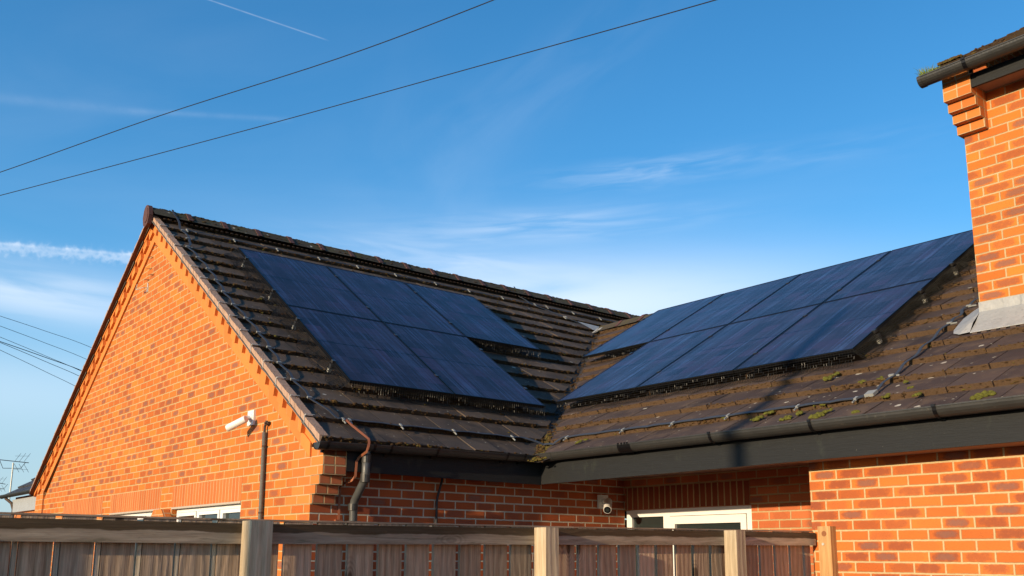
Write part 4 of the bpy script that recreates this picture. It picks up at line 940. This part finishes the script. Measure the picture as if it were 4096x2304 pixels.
# ================================================================== overhead cables
def cable(pts, r, label, group):
    P = [Vector(p) for p in pts]; out = []
    for i in range(len(P) - 1):
        a, b, c, d = P[max(i - 1, 0)], P[i], P[i + 1], P[min(i + 2, len(P) - 1)]
        for k in range(6):
            t = k / 6; out.append(.5 * ((2 * b) + (c - a) * t + (2 * a - 5 * b + 4 * c - d) * t * t + (3 * b - a - 3 * c + d) * t ** 3))
    out.append(P[-1]); mb = MB(); mb.tube(out, r, 5); tag(mb.build('overhead_cable', M['cable']), label, 'cable', group)
cable([(-21.437, -1.199, 10.485), (-18.913, .599, 11.024), (-14.721, 3.097, 11.76), (-9.692, 5.095, 11.801), (-5.758, 6.115, 11.64), (-1.69, 6.568, 11.153)], .0105, 'upper of the two long black cables crossing the open sky', 'cables across the sky')
cable([(-23.464, -.976, 10.65), (-20.961, .996, 11.111), (-13.965, 5.15, 11.792), (-8.086, 7.629, 11.841), (-2.443, 8.424, 10.974), (1.117, 7.983, 9.963)], .0105, 'lower of the two long black cables crossing the open sky', 'cables across the sky')
def at(x, y, dist):
    d = FW + RT * ((x - 2048) / FPX) - UPV * ((y - CYP) / FPX); return CAM + d.normalized() * dist
LN = [((0, 1264), (360, 1388), .007, 'topmost thin cable descending towards the gable at far left'), ((0, 1304), (340, 1436), .007, 'second cable down of the bunch descending behind the gable at far left'), ((0, 1348), (325, 1487), .007, 'third cable down of the bunch behind the gable at far left'),
      ((0, 1366), (325, 1484), .011, 'thickest dark cable in the middle of the bunch at far left'), ((0, 1370), (315, 1506), .008, 'cable just below the thickest one in the bunch at far left'), ((0, 1400), (300, 1547), .007, 'lowest cable of the bunch descending behind the gable at far left')]
for (x1, y1), (x2, y2), r, l in LN:
    k = (y2 - y1) / (x2 - x1); f2 = lambda x: y1 + k * (x - x1) + 9 * (((x - 180) / 180) ** 2 - 1) * .25
    cable([at(-500, f2(-500) - 20, 29), at(0, f2(0), 31), at(180, f2(180), 32), at(360, f2(360), 33), at(620, f2(620) + 20, 35), at(900, f2(900) + 60, 37)], r, l, 'cables behind the gable at far left')
# utility pole behind the camera whose shadow falls across the right roof
pp = Vector((2.50, 2.27, 2.41)) + Vector((math.sin(SUN_AZ), -math.cos(SUN_AZ), 0)) * 15.5
po = MB(); po.tube([(pp.x, pp.y, -.3), (pp.x, pp.y, 4.6), (pp.x - .0, pp.y, 7.05)], [.088, .075, .058], 14)
m, N = mat('creosoted_pole'); fin(N, N.mix(N.noise(N.vm('MULTIPLY', objc(N), (30, 30, 1)), 1, 4), (.06, .04, .025, 1), (.13, .10, .07, 1)), .9)
tag(po.build('utility_pole', m), 'slim dark wooden utility pole whose shadow crosses the right roof', 'utility pole')

# ================================================================== neighbour house and aerials
NB_ = empty('neighbour_house', 'low house with grey roof, dark gutter and pale boxed eaves beyond the left corner', 'house')
NX0, NX1, NY, NZ = -19.0, -12.5, 1.62, 2.97
b = MB(); b.box(NX0 + .25, NX1, NY + .10, NY + 7, 0, NZ - .05); b.build('wall', brick_mat('neighbour_brick', 0, 0), NB_)
b = MB(); b.box(NX0 + .6, NX1, NY + .096, NY + .12, NZ - .62, NZ - .40); b.build('soldier_course', M['soldier'], NB_)
b = MB(); b.box(NX0 + .42, NX1, NY, NY + .25, NZ - .42, NZ - .12); b.build('boxed_eaves', simple('grey_white_board', (.34, .36, .38), .6, 0, 5, .2), NB_)
def FN(x, s, h=0): return Vector((x, NY - .12 + s * math.cos(R(35)) - h * math.sin(R(35)), NZ + .02 + s * math.sin(R(35)) + h * math.cos(R(35))))
b = MB(); tiles(b, FN, 0, False, 3.9, NX0, NX1, 41, tw=.22); b.build('roof', simple('grey_roof_tile', (.055, .055, .062), .6, 0, 12, .4, .01, 40), NB_)
b = MB(); b.box(NX0 + .2, NX0 + 2.0, NY + .9, NY + 1.0, NZ + .74, NZ + .84); b.build('roof_flashing', M['rust'], NB_)
gutter('gutter', (NX0 - .05, NY - .15, NZ - .01), (NX1, NY - .15, NZ - .01), (0, -1, 0), r=.07, parent=NB_, endcaps=(1, 0))
b = MB(); b.tube([(NX0 + .25, NY - .12, NZ - .08), (NX0 + .45, NY - .02, NZ - .2), (NX0 + .5, NY + .02, NZ - .35), (NX0 + .5, NY + .04, .2)], .035, 8); b.build('downpipe', M['rust'], NB_)
def aerial(base, h, blen, label, sc_=1.):
    e = empty('tv_aerial', label, 'tv aerial', 'tv aerials'); B = Vector(base); top = B + Vector((0, 0, h))
    m_ = MB(); m_.tube([B, top], .018 * sc_, 6); m_.build('mast', M['galv'], e)
    bx = RT.copy(); bx.z = 0; bx.normalize(); b = MB(); a0 = top - bx * blen * .62 + Vector((0, 0, .10)); a1 = top + bx * blen * .38; b.tube([a0, a1], .010 * sc_, 5)
    for i in range(24):
        p = a0.lerp(a1, i / 26); b.tube([p - Vector((FW.x, FW.y, 0)) * .08 - Vector((0, 0, .01)), p + Vector((FW.x, FW.y, 0)) * .08 + Vector((0, 0, .01))], .003 * sc_, 4)
    for s_ in (-1, 1):
        for k in range(3): b.tube([a1 + Vector((0, 0, .03 * s_)) - bx * (.12 + .12 * k), a1 + Vector((0, 0, .24 * s_)) + bx * (.02 - .12 * k) ], .0045 * sc_, 4)
        b.tube([a1 + Vector((0, 0, .17 * s_)) - bx * .36, a1 + Vector((0, 0, .17 * s_))], .003 * sc_, 4)
    b.tube([top - bx * .35 + Vector((0, 0, .06)), top - bx * .25 - Vector((0, 0, .14)), top + bx * .2 - Vector((0, 0, .14)), top + bx * .3], .008 * sc_, 5)
    b.build('antenna', M['rail'], e)
ab = at(42, 1958, 27.5); at_top = at(48, 1850, 27.5)
aerial(ab - Vector((0, 0, .25)), (at_top - ab).z + .25, 1.02, 'grey yagi television aerial on a mast above the low roof at far left')
ab = at(-14, 2010, 36); at_top = at(-14, 1936, 36)
aerial(ab - Vector((0, 0, .3)), (at_top - ab).z + .3, .6, 'distant television aerial just inside the left edge of the view')

# ------------------------------------------------------------------ render settings (neutral)
sc.render.engine = 'CYCLES'
